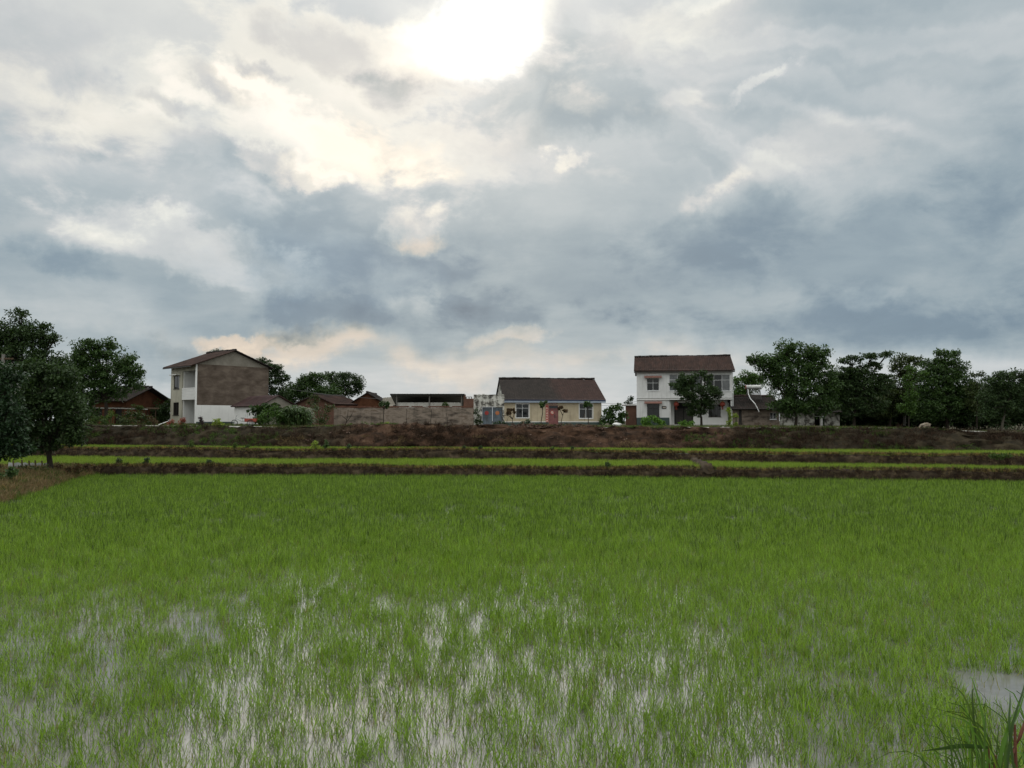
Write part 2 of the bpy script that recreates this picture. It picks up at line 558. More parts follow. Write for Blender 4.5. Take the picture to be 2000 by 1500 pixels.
bk.inputs['Color1'].default_value = (.10, .04, .027, 1)
bk.inputs['Color2'].default_value = (.16, .07, .045, 1)
bk.inputs['Mortar'].default_value = (.19, .16, .13, 1)
bk.inputs['Scale'].default_value = 4.0
n.put(b.inputs['Base Color'], n.mix(.5, bk.outputs[0], n.ramp(n.noise(t, 1.5, 7), [(.3, (.06, .027, .02)), (.7, (.17, .08, .052))])))
b.inputs['Roughness'].default_value = .95
M['wood'] = surf('old_wood', [(.06, .042, .028), (.12, .088, .06)], 3, .9, .5, 12, .1, stretch=(1, 1, .2))
M['bark'] = surf('bark', [(.022, .018, .014), (.05, .042, .034)], 5, .95, .8, 12, .1, stretch=(1, 1, .3))
M['bark_pale'] = surf('pale_bark', [(.07, .065, .05), (.14, .13, .105)], 5, .95, .6, 12, .1, stretch=(1, 1, .3))
M['blue_fascia'] = surf('blue_painted_fascia', [(.22, .27, .35), (.34, .39, .46)], 1.0, .6, .2, 8, streak=.1)
M['navy'] = surf('navy_gutter', [(.012, .016, .05), (.022, .03, .075)], 1.0, .5, .1, 8)
M['awning'] = surf('terracotta_awning', [(.17, .085, .07), (.25, .13, .11)], 2, .8, .2, 10)
M['frame_white'] = surf('white_window_frame', [(.66, .67, .68), (.74, .75, .76)], 3, .5, 0)
M['frame_dark'] = surf('dark_window_bars', [(.03, .028, .025), (.05, .045, .04)], 3, .6, 0)
M['door_red'] = surf('faded_red_door', [(.15, .055, .055), (.22, .09, .085)], 2.5, .6, .2, 10)
M['paper_red'] = surf('red_paper', [(.26, .035, .032), (.34, .055, .048)], 3, .7, 0)
M['paper_pale'] = surf('pale_ink', [(.72, .60, .52), (.80, .70, .60)], 8, .7, 0)
M['paper_orange'] = surf('orange_print', [(.30, .07, .045), (.42, .17, .07), (.40, .10, .06)], 9, .7, 0)
M['gate_blue'] = surf('rusty_blue_gate', [(.070, .068, .066), (.090, .11, .13), (.13, .165, .20)], 1.8, .6, .3, 9, .3, detail=8, streak=.55)
M['glass'], n, b = material('window_glass')
b.inputs['Base Color'].default_value = (.007, .009, .010, 1)
b.inputs['Roughness'].default_value = .06
b.inputs['Specular IOR Level'].default_value = .35
M['glass_pale'], n, b = material('curtained_glass')
t = n.new('ShaderNodeTexCoord').outputs['Object']
n.put(b.inputs['Base Color'], n.ramp(n.noise(t, 2.5, 3), [(.35, (.07, .076, .08)), (.65, (.13, .138, .142))]))
b.inputs['Roughness'].default_value = .08
M['dark'] = surf('unlit_interior', [(.010, .010, .010), (.018, .017, .016)], 2, .9, 0)
M['lantern'] = surf('red_lantern_cloth', [(.24, .045, .032), (.32, .075, .05)], 4, .6, 0)
M['gold'] = surf('gold_fringe', [(.45, .22, .05), (.55, .28, .07)], 8, .6, 0)
M['steel'] = surf('galvanised_steel', [(.30, .31, .32), (.42, .43, .44)], 4, .45, 0, metal=.3)
M['tank'] = surf('white_tank', [(.55, .55, .54), (.72, .72, .71)], 6, .4, .1, streak=.4)
M['plastic_grey'] = surf('grey_plastic_sheet', [(.24, .25, .25), (.40, .41, .41)], 1.6, .5, .4, 4)
M['stone'] = surf('pale_stone', [(.30, .29, .27), (.52, .51, .48)], 6, .9, .5, 14)
M['rubble'] = surf('brick_rubble', [(.045, .026, .020), (.10, .062, .048), (.20, .16, .13)], 2.5, .95, .4, 10, .1, island=.5)
M['goat'] = surf('pale_coat', [(.10, .075, .05), (.24, .20, .155), (.34, .30, .25)], 5, .95, .3, 30, .1)
M['plaque'] = surf('black_plaque', [(.012, .012, .013), (.02, .02, .02)], 5, .4, 0)
M['red_paint'] = surf('red_vehicle_paint', [(.24, .04, .03), (.34, .08, .05)], 3, .5, 0)
M['rubber'] = surf('rubber', [(.015, .015, .015), (.025, .025, .025)], 5, .8, 0)
M['pole'] = surf('grey_concrete_pole', [(.13, .12, .11), (.20, .19, .175)], 3, .9, .3, 15)
M['wire'] = surf('grey_wire', [(.10, .10, .10), (.14, .14, .14)], 3, .7, 0)

M['rice'] = leafmat('rice_blade', (.026, .056, .007), (.215, .345, .050), .42, .40, (1.15, 1.3, .5), inst=.34, spec=.3)
M['rice_young_backlit'] = leafmat('young_backlit_rice_blade', (.09, .14, .016), (.24, .34, .060), .45, .45, (1.15, 1.3, .5), inst=.25, spec=.25)  # younger yellow-green, with the backlit brightness of the terraces put into the colour
M['rice_old'] = leafmat('yellowed_rice_blade', (.15, .17, .035), (.22, .20, .07), .4, .5, (1.2, 1.2, .6), inst=.2)
M['dry'] = leafmat('dry_grass', (.10, .070, .035), (.27, .21, .115), .25, .8, (1.1, 1.0, .8), inst=.3)
M['dead'] = leafmat('dead_brown_grass', (.018, .011, .008), (.060, .037, .023), .15, .9, (1.1, 1.0, .8), inst=.35)
M['gold_grass'] = leafmat('yellow_fringe_grass', (.17, .125, .045), (.34, .26, .10), .35, .7, (1.1, 1.0, .6), inst=.25)
M['weed'] = leafmat('weed_leaf', (.030, .060, .012), (.085, .14, .030), .3, .6, inst=.3)
M['leaf_dark'] = leafmat('dark_leaf', (.020, .040, .014), (.046, .080, .025), .20)
M['leaf_mid'] = leafmat('mid_green_leaf', (.027, .057, .016), (.060, .108, .030), .25, .45)
M['leaf_olive'] = leafmat('olive_leaf', (.030, .048, .014), (.062, .085, .026), .25, .5)
M['leaf_fresh'] = leafmat('fresh_leaf', (.055, .13, .018), (.12, .23, .040), .32, .5)
M['leaf_bright'] = leafmat('light_green_leaf', (.034, .075, .014), (.075, .14, .028), .28, .5)
M['leaf_lime'] = leafmat('lime_leaf', (.14, .21, .025), (.30, .36, .075), .35, .5)
M['leaf_blue'] = leafmat('blue_green_leaf', (.017, .037, .017), (.034, .066, .028), .2, .4)
M['leaf_yellow'] = leafmat('yellow_leaf', (.42, .40, .06), (.68, .62, .16), .3, .6)
M['leaf_red'] = leafmat('red_leaf', (.16, .035, .030), (.34, .11, .085), .3, .6)
M['leaf_purple'] = leafmat('purple_leaf', (.020, .014, .018), (.05, .03, .036), .2, .6)
M['leaf_brown'] = leafmat('brown_leaf', (.045, .028, .016), (.11, .07, .036), .2, .8)
M['stalk'] = surf('red_brown_stalk', [(.10, .035, .022), (.17, .07, .04)], 8, .7, .2, 20)
M['stem'] = surf('green_stem', [(.045, .07, .02), (.08, .11, .03)], 8, .7, .1, 20)


# ------------------------------------------------------------------ scattering of countless small plants (geometry nodes)
def tuft_mesh(name, n, rad, h, w, lean, segs, mat, seed, curl=.5, kink=0.0):
    r = random.Random(seed)
    mb = MB()
    for _ in range(n):
        a, q = r.uniform(0, 2 * math.pi), rad * math.sqrt(r.random())
        p0 = Vector((q * math.cos(a), q * math.sin(a), 0))
        hh = h * r.uniform(.55, 1.1)
        d = r.uniform(0, 2 * math.pi)
        ln = abs(r.gauss(0, lean))
        pts, ws = [], []
        kx = ky = kz = 0.0
        fold = kink and r.random() < .22
        for i in range(segs + 1):
            t_ = i / segs
            if kink and i:
                kx += r.gauss(0, kink)
                ky += r.gauss(0, kink)
                if fold and t_ > .6:
                    kz -= hh * .34
                    kx += math.cos(d) * hh * .2
                    ky += math.sin(d) * hh * .2
            off = math.sin(ln) * hh * (t_ * (1 - curl) + curl * t_ * t_ * 1.3)
            zz = hh * (t_ * math.cos(ln) - curl * .22 * ln * t_ ** 3)
            pts.append(p0 + Vector((math.cos(d) * off, math.sin(d) * off, zz)) + Vector((kx, ky, kz)))
            ws.append(w * (1.0 if t_ < .5 else max(.06, 2 * (1 - t_))) * r.uniform(.85, 1.1))
        sd_ = d + math.pi / 2 + r.uniform(-.9, .9)
        mb.blade(pts, ws, (math.cos(sd_), math.sin(sd_), 0))
    return mb.mesh(name, mat)


SCATTER_NG = {}


def scatter(name, pts, variants, scl, label, cat, tilt=.12, seed=1, parent=None):
    """one 'stuff' object: instances of the variant meshes on the given points"""
    rs = np.random.RandomState(seed)
    pts = np.asarray(pts, np.float32)
    n_ = len(pts)
    col_ = bpy.data.collections.new(name + '_tufts')
    for me in variants:
        col_.objects.link(bpy.data.objects.new(me.name, me))
    me = bpy.data.meshes.new(name)
    me.vertices.add(n_)
    me.vertices.foreach_set('co', pts.ravel())
    rot = np.stack([rs.normal(0, tilt, n_), rs.normal(0, tilt, n_), rs.uniform(0, 6.283, n_)], 1).astype(np.float32)
    for nm, ty, dat in (('rot', 'FLOAT_VECTOR', rot.ravel()), ('scl', 'FLOAT', np.asarray(scl, np.float32)),
                        ('idx', 'INT', rs.randint(0, len(variants), n_).astype(np.int32))):
        at_ = me.attributes.new(nm, ty, 'POINT')
        at_.data.foreach_set('vector' if ty == 'FLOAT_VECTOR' else 'value', dat)
    o = link(name, me, parent)
    ng = bpy.data.node_groups.new(name + '_scatter', 'GeometryNodeTree')
    ng.interface.new_socket('Geometry', in_out='INPUT', socket_type='NodeSocketGeometry')
    ng.interface.new_socket('Geometry', in_out='OUTPUT', socket_type='NodeSocketGeometry')
    gi, go = ng.nodes.new('NodeGroupInput'), ng.nodes.new('NodeGroupOutput')
    ip = ng.nodes.new('GeometryNodeInstanceOnPoints')
    ci = ng.nodes.new('GeometryNodeCollectionInfo')
    ci.inputs['Collection'].default_value = col_
    ci.inputs['Separate Children'].default_value = True
    ci.inputs['Reset Children'].default_value = True
    ng.links.new(gi.outputs[0], ip.inputs['Points'])
    ng.links.new(ci.outputs[0], ip.inputs['Instance'])
    ip.inputs['Pick Instance'].default_value = True
    for nm, ty, sock in (('rot', 'FLOAT_VECTOR', 'Rotation'), ('scl', 'FLOAT', 'Scale'), ('idx', 'INT', 'Instance Index')):
        na = ng.nodes.new('GeometryNodeInputNamedAttribute')
        na.data_type = ty
        na.inputs['Name'].default_value = nm
        ng.links.new(na.outputs['Attribute'], ip.inputs[sock])
    ng.links.new(ip.outputs[0], go.inputs[0])
    md = o.modifiers.new('scatter', 'NODES')
    md.node_group = ng
    return tag(o, label, cat, kind='stuff')

# ------------------------------------------------------------------ ground: paddies, banks, slope, road, village ground
def curve(pxs, z):
    """measured points on a level line -> y as a function of x in the world"""
    p = sorted([tuple(unproj(a, b_, z))[:2] for a, b_ in pxs])
    xs, ys = np.array([q[0] for q in p]), np.array([q[1] for q in p])
    s0 = (ys[1] - ys[0]) / (xs[1] - xs[0]) * .5
    s1 = (ys[-1] - ys[-2]) / (xs[-1] - xs[-2]) * .5

    def f(x):
        x = np.asarray(x, float)
        y = np.interp(x, xs, ys)
        y = np.where(x < xs[0], ys[0] + (x - xs[0]) * s0, y)
        return np.where(x > xs[-1], ys[-1] + (x - xs[-1]) * s1, y)
    return f


Z2, Z3, ZV = .50, 1.05, 2.66
yb1 = curve([(300, 922), (700, 923), (1000, 924), (1500, 929), (2000, 934)], .25)
yb2 = curve([(60, 886), (500, 892), (1000, 892), (1350, 896), (1500, 899), (2000, 907)], .75)
yb3 = curve([(100, 866), (500, 870), (1000, 872), (1500, 874), (2000, 877)], 1.3)
XL, XR = -75.0, 75.0


def zroad(x):
    """the road drops away at the right end and the left end of the village stands a little higher"""
    x = np.asarray(x, float)
    d = np.clip((x - 27) / 14, 0, 1)
    l = np.clip((-18 - x) / 14, 0, 1)
    return ZV - .45 * d * d * (3 - 2 * d) + .10 * l * l * (3 - 2 * l)


def zyard(x, y):
    x = np.asarray(x, float)
    l = np.clip((-20 - x) / 8, 0, 1) * np.clip((np.asarray(y, float) - 70) / 8, 0, 1)
    return zroad(x) + .08 * l


def strip(name, xs, rows, mat, amp=0.0, nscale=1.0, seed=0, lock=(0,), label=None):
    """a sheet swept along x; rows = list of functions x -> (y, z); noise roughens the inner rows"""
    xs = np.asarray(xs)
    nx, nr = len(xs), len(rows)
    V_ = np.zeros((nr, nx, 3))
    for j, rf in enumerate(rows):
        y, z = rf(xs)
        V_[j, :, 0], V_[j, :, 1], V_[j, :, 2] = xs, y, z
        if amp and j not in lock and j - nr not in lock:
            V_[j, :, 1] += amp * fbm(xs * nscale, np.full(nx, j * 1.7), seed, 4)
            V_[j, :, 2] += amp * .45 * fbm(xs * nscale * 1.3, np.full(nx, j * 1.1 + 50), seed + 9, 4)
    idx = np.arange(nr * nx).reshape(nr, nx)
    q = np.stack([idx[:-1, :-1], idx[:-1, 1:], idx[1:, 1:], idx[1:, :-1]], -1).reshape(-1, 4)
    o = link(name, np_mesh(name, V_.reshape(-1, 3), q, mat, True))
    return tag(o, label, kind='structure')


def const(f, dy, z):
    return lambda x: (f(x) + dy, np.full(len(x), z))


XS = np.arange(XL, XR + .01, .25)


def spill(x, x0, w):
    return np.exp(-((x - x0) / w) ** 2)


x_gap1 = unproj(1385, 914, .68).x
x_gap2 = unproj(1357, 883, 1.25).x


def b1row(dy, z, g=.0):
    return lambda x: (yb1(x) + dy, z - g * spill(x, x_gap1, .7) * (z > .3) + .11 * fbm(x * .22, x * 0, 3) * (z > .3))


def b2row(dy, z, g=.0):
    return lambda x: (yb2(x) + dy, z - g * spill(x, x_gap2, .8) * (z > .8) + .12 * fbm(x * .2, x * 0, 5) * (z > .8))


strip('paddy_water', np.array([XL, XR]), [lambda x: (np.full(2, -3.0), np.zeros(2)), lambda x: (np.full(2, 60.0), np.zeros(2))], M['water'],
      label='shallow muddy water of the wide near paddy')
strip('terrace_bank', XS, [b1row(0, -.15), b1row(.05, .12), b1row(.14, .36), b1row(.26, .46, .08), b1row(.5, .53, .10), b1row(.95, .52, .10), b1row(1.3, .48, .03), b1row(1.6, .38)],
      M['earth'], .24, .8, 2, (0, -1), label='lower dark earth bank between the near paddy and the next terrace')
strip('terrace_water', XS[::8], [const(yb1, 1.25, Z2), const(yb2, .4, Z2)], M['water'], label='water under the rice of the middle terrace')
strip('terrace_bank', XS, [b2row(0, Z2 - .15), b2row(.06, .72), b2row(.18, .95), b2row(.34, 1.07, .04), b2row(.6, 1.15, .05), b2row(1.1, 1.14, .05), b2row(1.5, 1.05, .04), b2row(1.8, .95)],
      M['earth'], .28, .8, 4, (0, -1), label='upper dark earth bank between the two narrow terraces')
strip('terrace_water', XS[::8], [const(yb2, 1.4, Z3), const(yb3, .5, Z3)], M['water'], label='water under the rice of the highest terrace')


def srow(t):
    """slope of bare soil from the upper terrace to the road"""
    def f(x):
        zt = zroad(x)
        bulge = .30 * spill(x, -8, 7) + .18 * spill(x, 3, 5)
        prof = t ** .75
        z = (Z3 - .1) + (zt + bulge - Z3 + .1) * prof
        return yb3(x) + 2.7 * t, z
    return f


def shoulder(dy, k):
    return lambda x: (yb3(x) + 2.7 + dy, zroad(x) + k * (.30 * spill(x, -8, 7) + .18 * spill(x, 3, 5)) - .02)


strip('earth_slope', np.arange(XL, XR + .01, .2), [srow(t_) for t_ in (0, .08, .17, .28, .4, .5, .6, .7, .8, .9, .96, 1.0)] + [shoulder(.5, .9), shoulder(1.0, .4), shoulder(1.5, 0)],
      M['slope'], .62, .9, 7, (0, -1), label='bare reddish soil slope below the village road')
strip('road', XS[::4], [lambda x: (yb3(x) + 4.15, zroad(x) - .12), lambda x: (yb3(x) + 4.16, zroad(x) + .03), lambda x: (yb3(x) + 7.6, zroad(x) + .03), lambda x: (yb3(x) + 7.61, zroad(x) - .12)],
      M['concrete'], label='pale concrete village road along the top of the slope')


def far(k):
    return lambda x: (yb3(x) + 7.2 + k, zyard(x, yb3(x) + 7.2 + k) - (.03 if k < 1 else 0))


GX = np.concatenate([[-3000, -800, -250, -120], np.arange(-75, 75.1, 2.5), [120, 250, 800, 3000]])
strip('ground', GX, [lambda x: (yb3(x).clip(40, 80) * 0 + np.interp(x, XS, yb3(XS)) + 3.9, np.interp(x, XS, zroad(XS)) - .06)] +
      [(lambda k: (lambda x: (np.interp(x, XS, yb3(XS)) + 7.2 + k, zyard(np.clip(x, XL, XR), np.full(len(x), 62.0 + k)) + (-.02 if k < 2 else 0))))(k_) for k_ in (0, 3, 8, 14, 20, 40, 90, 250, 900, 4000)],
      M['yard'], label='level village ground reaching to the horizon')

# embankment to the left of the near paddy, and the bank the photographer stands on
def left_edge(y):
    """x of the paddy's left boundary"""
    return np.interp(y, [-5, 10, 26.1, 29.4, 35, 43], [-6.5, -12.4, -18.6, -19.8, -21.6, -24.2])


ys_ = np.arange(-5, 45.6, .3)
nr = [(.15, -.15), (-.15, .12), (-.5, .32), (-1.1, .45), (-2.0, .5), (-3.2, .42), (-5, .36), (-9, .40), (-40, .6)]
Vv = np.zeros((len(nr), len(ys_), 3))
for j, (dx, z) in enumerate(nr):
    k_ = .14 if 0 < j < len(nr) - 1 else 0
    Vv[j, :, 0] = left_edge(ys_) + dx + k_ * 2 * fbm(ys_ * .7, ys_ * 0 + j * 3, 21)
    Vv[j, :, 1] = ys_
    Vv[j, :, 2] = z + k_ * fbm(ys_ * .8, ys_ * 0 + j * 2, 25)
ix = np.arange(len(nr) * len(ys_)).reshape(len(nr), len(ys_))
tag(link('embankment', np_mesh('embankment', Vv.reshape(-1, 3), np.stack([ix[:-1, :-1], ix[1:, :-1], ix[1:, 1:], ix[:-1, 1:]], -1).reshape(-1, 4), M['earth'], True)),
    'low earth embankment along the left side of the near paddy', kind='structure')
tag(MB().add([(-30, -8, 1.55), (30, -8, 1.55), (30, .8, 1.5), (-30, .8, 1.5), (30, 2.6, .9), (-30, 2.6, .9), (30, 4.2, -.15), (-30, 4.2, -.15)],
             [(0, 1, 2, 3), (3, 2, 4, 5), (5, 4, 6, 7)]).build('roadside', M['yard']), 'earth verge the picture is taken from', kind='structure')
# small cross bund on the middle terrace
bx0, bx1 = unproj(1354, 897, .72), unproj(1386, 911, .72)
mb = MB()
for i in range(14):
    t_ = i / 13
    p = bx0.lerp(bx1, t_)
    w = .35 + .08 * math.sin(i * 2.3)
    zt = (.80 + .05 * math.sin(i * 1.7)) if 0 < i < 13 else .3
    mb.v += [(p.x - w, p.y, Z2 - .1), (p.x - w * .45, p.y, zt), (p.x + w * .45, p.y, zt + .02), (p.x + w, p.y, Z2 - .1)]
for i in range(13):
    for k in range(3):
        mb.f.append((4 * i + k, 4 * i + k + 1, 4 * i + k + 5, 4 * i + k + 4))
        mb.mi.append(0)
tag(mb.build('cross_bund', M['earth'], smooth=True), 'short dark earth bund crossing the middle terrace', kind='structure')

# ------------------------------------------------------------------ buildings
class Frame:
    """local frame of a building: x along its front from the left corner, y to the back, z up"""
    def __init__(s, px, Y, rz_deg, z):
        s.rz = R(rz_deg)
        k = ray(px, 822)
        s.o = Vector((k.x / k.y * Y, Y, z))
        s.c, s.s = math.cos(s.rz), math.sin(s.rz)

    def lx(s, px, y=0.0):
        """local x of the point at depth y that appears at image column px"""
        k = ray(px, 822)
        k = k.x / k.y
        ox, oy = s.o.x - s.s * y, s.o.y + s.c * y
        return (k * oy - ox) / (s.c - k * s.s)

    def ly(s, px, x=0.0):
        k = ray(px, 822)
        k = k.x / k.y
        ox, oy = s.o.x + s.c * x, s.o.y + s.s * x
        return (k * oy - ox) / (-s.s - k * s.c)

    def lz(s, py, x=0.0, y=0.0, px=1000):
        Y = s.o.y + s.s * x + s.c * y
        return at(px, py, Y).z - s.o.z

    def w(s, x, y, z):
        return Vector((s.o.x + s.c * x - s.s * y, s.o.y + s.s * x + s.c * y, s.o.z + z))


def panel(mb, x0, x1, z0, z1, ops, y0, y1, mi=0):
    """wall with openings (x0, x1, z0, z1)"""
    xs = sorted({x0, x1, *[q for o in ops for q in o[:2] if x0 < q < x1]})
    zs = sorted({z0, z1, *[q for o in ops for q in o[2:] if z0 < q < z1]})
    for a, b_ in zip(xs[:-1], xs[1:]):
        run = None
        for c_, d_ in zip(zs[:-1], zs[1:]):
            mx, mz = (a + b_) / 2, (c_ + d_) / 2
            hole = any(o[0] < mx < o[1] and o[2] < mz < o[3] for o in ops)
            if hole:
                if run:
                    mb.box(a, b_, y0, y1, run[0], run[1], mi)
                run = None
            else:
                run = (run[0], d_) if run else (c_, d_)
        if run:
            mb.box(a, b_, y0, y1, run[0], run[1], mi)
    return mb


def window(house, x0, x1, z0, z1, cols=2, split=None, xf=None, frame='frame_white', glass='glass', y=.13, fw=.042, bars=0, sill=True):
    mb = MB(xf)
    mb.box(x0, x1, y, y + .06, z0, z0 + fw)
    mb.box(x0, x1, y, y + .06, z1 - fw, z1)
    mb.box(x0, x0 + fw, y, y + .06, z0 + fw, z1 - fw)
    mb.box(x1 - fw, x1, y, y + .06, z0 + fw, z1 - fw)
    cw = (x1 - x0) / cols
    for i in range(1, cols):
        mb.box(x0 + cw * i - fw / 2, x0 + cw * i + fw / 2, y + .001, y + .059, z0 + fw, z1 - fw)
    zz = [z0, z1]
    if split:
        zz = [z0, split, z1]
        mb.box(x0 + fw, x1 - fw, y - .004, y + .056, split - fw / 2, split + fw / 2)
    for i in range(bars):
        q = x0 + (x1 - x0) * (i + 1) / (bars + 1)
        mb.box(q - .012, q + .012, y - .05, y - .03, z0 + .02, z1 - .02)
    if sill:
        mb.box(x0 - .06, x1 + .06, -.06, y, z0 - .06, z0 - .002)
    wn = mb.build('window', M[frame], house)
    for a, b_ in zip(zz[:-1], zz[1:]):
        for i in range(cols):
            MB(xf).box(x0 + cw * i + .01, x0 + cw * (i + 1) - .01, y + .022, y + .034, a + .01, b_ - .01).build('pane', M[glass if not isinstance(glass, (list, tuple)) else glass[i % len(glass)]], wn)
    return wn


def roof_slope(name, parent, e0, e1, r1, r0, mat, pitch=.26, amp=.045, rows=10, step=.022, thick=.07, seed=0, sag=.03):
    """one slope of ribbed tiles: eave left, eave right, ridge right, ridge left; ribs run up the slope, courses step down it"""
    e0, e1, r1, r0 = [np.array(q, float) for q in (e0, e1, r1, r0)]
    nrm = np.cross(e1 - e0, r0 - e0)
    nrm /= np.linalg.norm(nrm)
    L = np.linalg.norm(e1 - e0)
    nc = max(4, int(L / pitch)) * 4
    u = np.linspace(0, 1, nc + 1)
    rr = np.random.RandomState(seed)
    V_ = []
    for j in range(rows):
        for k, v in ((0, j / rows), (1, (j + 1) / rows - .002)):
            base = (e0[None] * (1 - u[:, None]) + e1[None] * u[:, None]) * (1 - v) + (r0[None] * (1 - u[:, None]) + r1[None] * u[:, None]) * v
            ph = u * L / pitch * 2 * math.pi
            hgt = amp * (.5 + .5 * np.cos(ph)) ** 1.5 + step * (1 - k) + rr.normal(0, .006, nc + 1) - sag * np.sin(u * math.pi * 2.2 + 1) * v
            V_.append(base + nrm[None] * hgt[:, None])
    V_ = np.array(V_)
    nr_ = len(V_)
    idx = np.arange(nr_ * (nc + 1)).reshape(nr_, nc + 1)
    q = np.stack([idx[:-1, :-1], idx[:-1, 1:], idx[1:, 1:], idx[1:, :-1]], -1).reshape(-1, 4)
    vs = V_.reshape(-1, 3)
    n0 = len(vs)
    und = np.array([e0, e1, r1, r0]) - nrm * thick
    vs = np.concatenate([vs, und])
    q = np.concatenate([q, [[n0 + 3, n0 + 2, n0 + 1, n0]], [[n0, n0 + 1, nc, 0]], [[n0 + 3, n0, 0, (nr_ - 1) * (nc + 1)]], [[n0 + 1, n0 + 2, nr_ * (nc + 1) - 1, nc]]])
    o = link(name, np_mesh(name, vs, q, mat), parent)
    o['kind'] = 'stuff'
    return o


def ridge_caps(parent, a, b_, mat, r=.13):
    a, b_ = Vector(a), Vector(b_)
    L = (b_ - a).length
    n_ = int(L / .42)
    mb = MB()
    for i in range(n_):
        p, q = a.lerp(b_, i / n_), a.lerp(b_, (i + .98) / n_)
        dz_ = Vector((0, 0, .016 * math.sin(i * 1.9) + .03 * math.sin(i * .31 + a.x)))
        mb.tube([p + dz_, q + dz_ + Vector((0, 0, .02))], [r, r * .9], 7)
    return mb.build('ridge', mat, parent)


def text_mesh(name, body, size, mat, parent, loc, rot, depth=.006, align='CENTER'):
    cu = bpy.data.curves.new(name, 'FONT')
    cu.body, cu.size, cu.extrude = body, size, depth
    cu.align_x, cu.align_y = align, 'CENTER'
    cu.resolution_u = 2
    tmp = bpy.data.objects.new('tmp_text', cu)
    C.objects.link(tmp)
    bpy.context.view_layer.update()
    me = bpy.data.meshes.new_from_object(tmp.evaluated_get(bpy.context.evaluated_depsgraph_get()))
    bpy.data.objects.remove(tmp)
    me.name = name
    me.materials.clear()
    me.materials.append(mat)
    o = link(name, me, parent, loc)
    o.rotation_euler = rot
    return o


UP = (math.pi / 2, 0, 0)

# ---- white two-storey house on the right
fr = Frame(1244, 89.2, -10, ZV)
H = empty('white_house', fr.o, fr.rz, 'white tiled two-storey house with brown ribbed roof and lanterns at its recessed entrance', 'house')
Wd, Dp = fr.lx(1431), 8.4
ZE = fr.lz(723, 5) ; ZR = fr.lz(696.5, 5, Dp / 2)
zf = fr.lz(779, 5)
U1 = (fr.lx(1264), fr.lx(1288), fr.lz(763), fr.lz(739))
L1 = (fr.lx(1264), fr.lx(1288), fr.lz(814), fr.lz(789))
UC = (fr.lx(1308), fr.lx(1373), fr.lz(763, 6), fr.lz(731, 6))
UR = (fr.lx(1380), fr.lx(1427), fr.lz(763.5, 10), fr.lz(731.5, 10))
RX0, RX1 = fr.lx(1308), fr.lx(1427.5)
mb = panel(MB(), 0, Wd, 0, ZE, [U1, L1, UC, UR, (RX0, RX1, -1, zf - .12)], 0, .24)
mb.box(0, .24, .24, Dp, 0, ZE).box(Wd - .24, Wd, .24, Dp, zf, ZE).box(0.24, Wd - .24, Dp - .24, Dp, 0, ZE)
mb.box(Wd - .24, Wd, 1.9, Dp, 0, zf)
mb.prism([(.24, ZE), (.24, ZE + .01), (Wd - .24, ZE + .01), (Wd - .24, ZE)], .24, Dp - .24)
mb.build('wall', M['white_tile'], H)
for q, nm in ((0.0, 'gable'), (Wd - .24, 'gable')):
    MB(lambda p, q=q: (q + p[1], p[0], p[2])).prism([(0.02, ZE + .015), (Dp - .02, ZE + .015), (Dp / 2, ZR - .12)], 0, .24).build(nm, M['white_tile'], H)
# recess behind the entrance
mb = panel(MB(), RX0, Wd - .24, 0, zf - .14, [(fr.lx(1317, 1.6), fr.lx(1354, 1.6), -1, 2.65), (fr.lx(1384, 1.6), fr.lx(1408, 1.6), fr.lz(814, 9, 1.6), fr.lz(790, 9, 1.6))], 1.6, 1.84)
mb.box(RX0 - .02, RX0 + .16, .245, 1.6, 0, zf - .14)
mb.build('entrance_wall', M['white_plaster'], H)
window(H, fr.lx(1384, 1.6), fr.lx(1408, 1.6), fr.lz(814, 9, 1.6), fr.lz(790, 9, 1.6), 2, None, lambda p: (p[0], p[1] + 1.6, p[2]), 'frame_dark', 'glass', bars=6)
dr = MB().box(fr.lx(1317, 1.6), fr.lx(1354, 1.6), 1.75, 1.8, 0, 2.65).build('door', M['dark'], H)
dx0, dx1 = fr.lx(1317, 1.6), fr.lx(1354, 1.6)
for a, b_ in ((0.06, .48), (.52, .94)):
    MB().box(dx0 + (dx1 - dx0) * a, dx0 + (dx1 - dx0) * b_, 1.71, 1.749, .15, 2.0).build('door_panel', M['frame_dark'], dr)
MB().box(-.03, Wd + .03, -.16, 0.0, zf - .10, zf + .02).build('floor_band', M['white_plaster'], H)
MB().box(0.0, Wd, -.025, -.003, zf + .03, zf + .09).build('cable', M['frame_dark'], H)
MB().box(RX0, Wd - .24, .245, 1.6, -.02, .12).build('doorstep', M['concrete'], H)
MB().box(-.02, RX0 - .03, -.03, -.003, 0, fr.lz(814)- .1).build('plinth', M['dark_base'], H)
window(H, *U1, cols=2, split=U1[3] - .55)
window(H, *L1, cols=2, split=L1[3] - .55, frame='frame_dark', bars=7)
window(H, *UC, cols=4, split=UC[3] - .62, glass=('glass_pale', 'glass', 'glass', 'glass_pale'))
window(H, *UR, cols=3, split=UR[3] - .62, glass=('glass', 'glass', 'glass_pale'))
for o_ in (U1, L1):
    mb = MB(lambda p: (p[0], p[1], p[2]))
    mb.add([(o_[0] - .3, -.55, o_[3] + .10), (o_[1] + .3, -.55, o_[3] + .10), (o_[1] + .3, 0, o_[3] + .30), (o_[0] - .3, 0, o_[3] + .30),
            (o_[0] - .3, -.55, o_[3] + .02), (o_[1] + .3, -.55, o_[3] + .02), (o_[1] + .3, 0, o_[3] + .22), (o_[0] - .3, 0, o_[3] + .22)],
           [(0, 1, 2, 3), (7, 6, 5, 4), (0, 4, 5, 1), (1, 5, 6, 2), (0, 3, 7, 4)]).build('awning', M['awning'], H)
pl = MB()
pa, pb, pc = fr.lx(1292.5), fr.lx(1302), fr.lz(796)
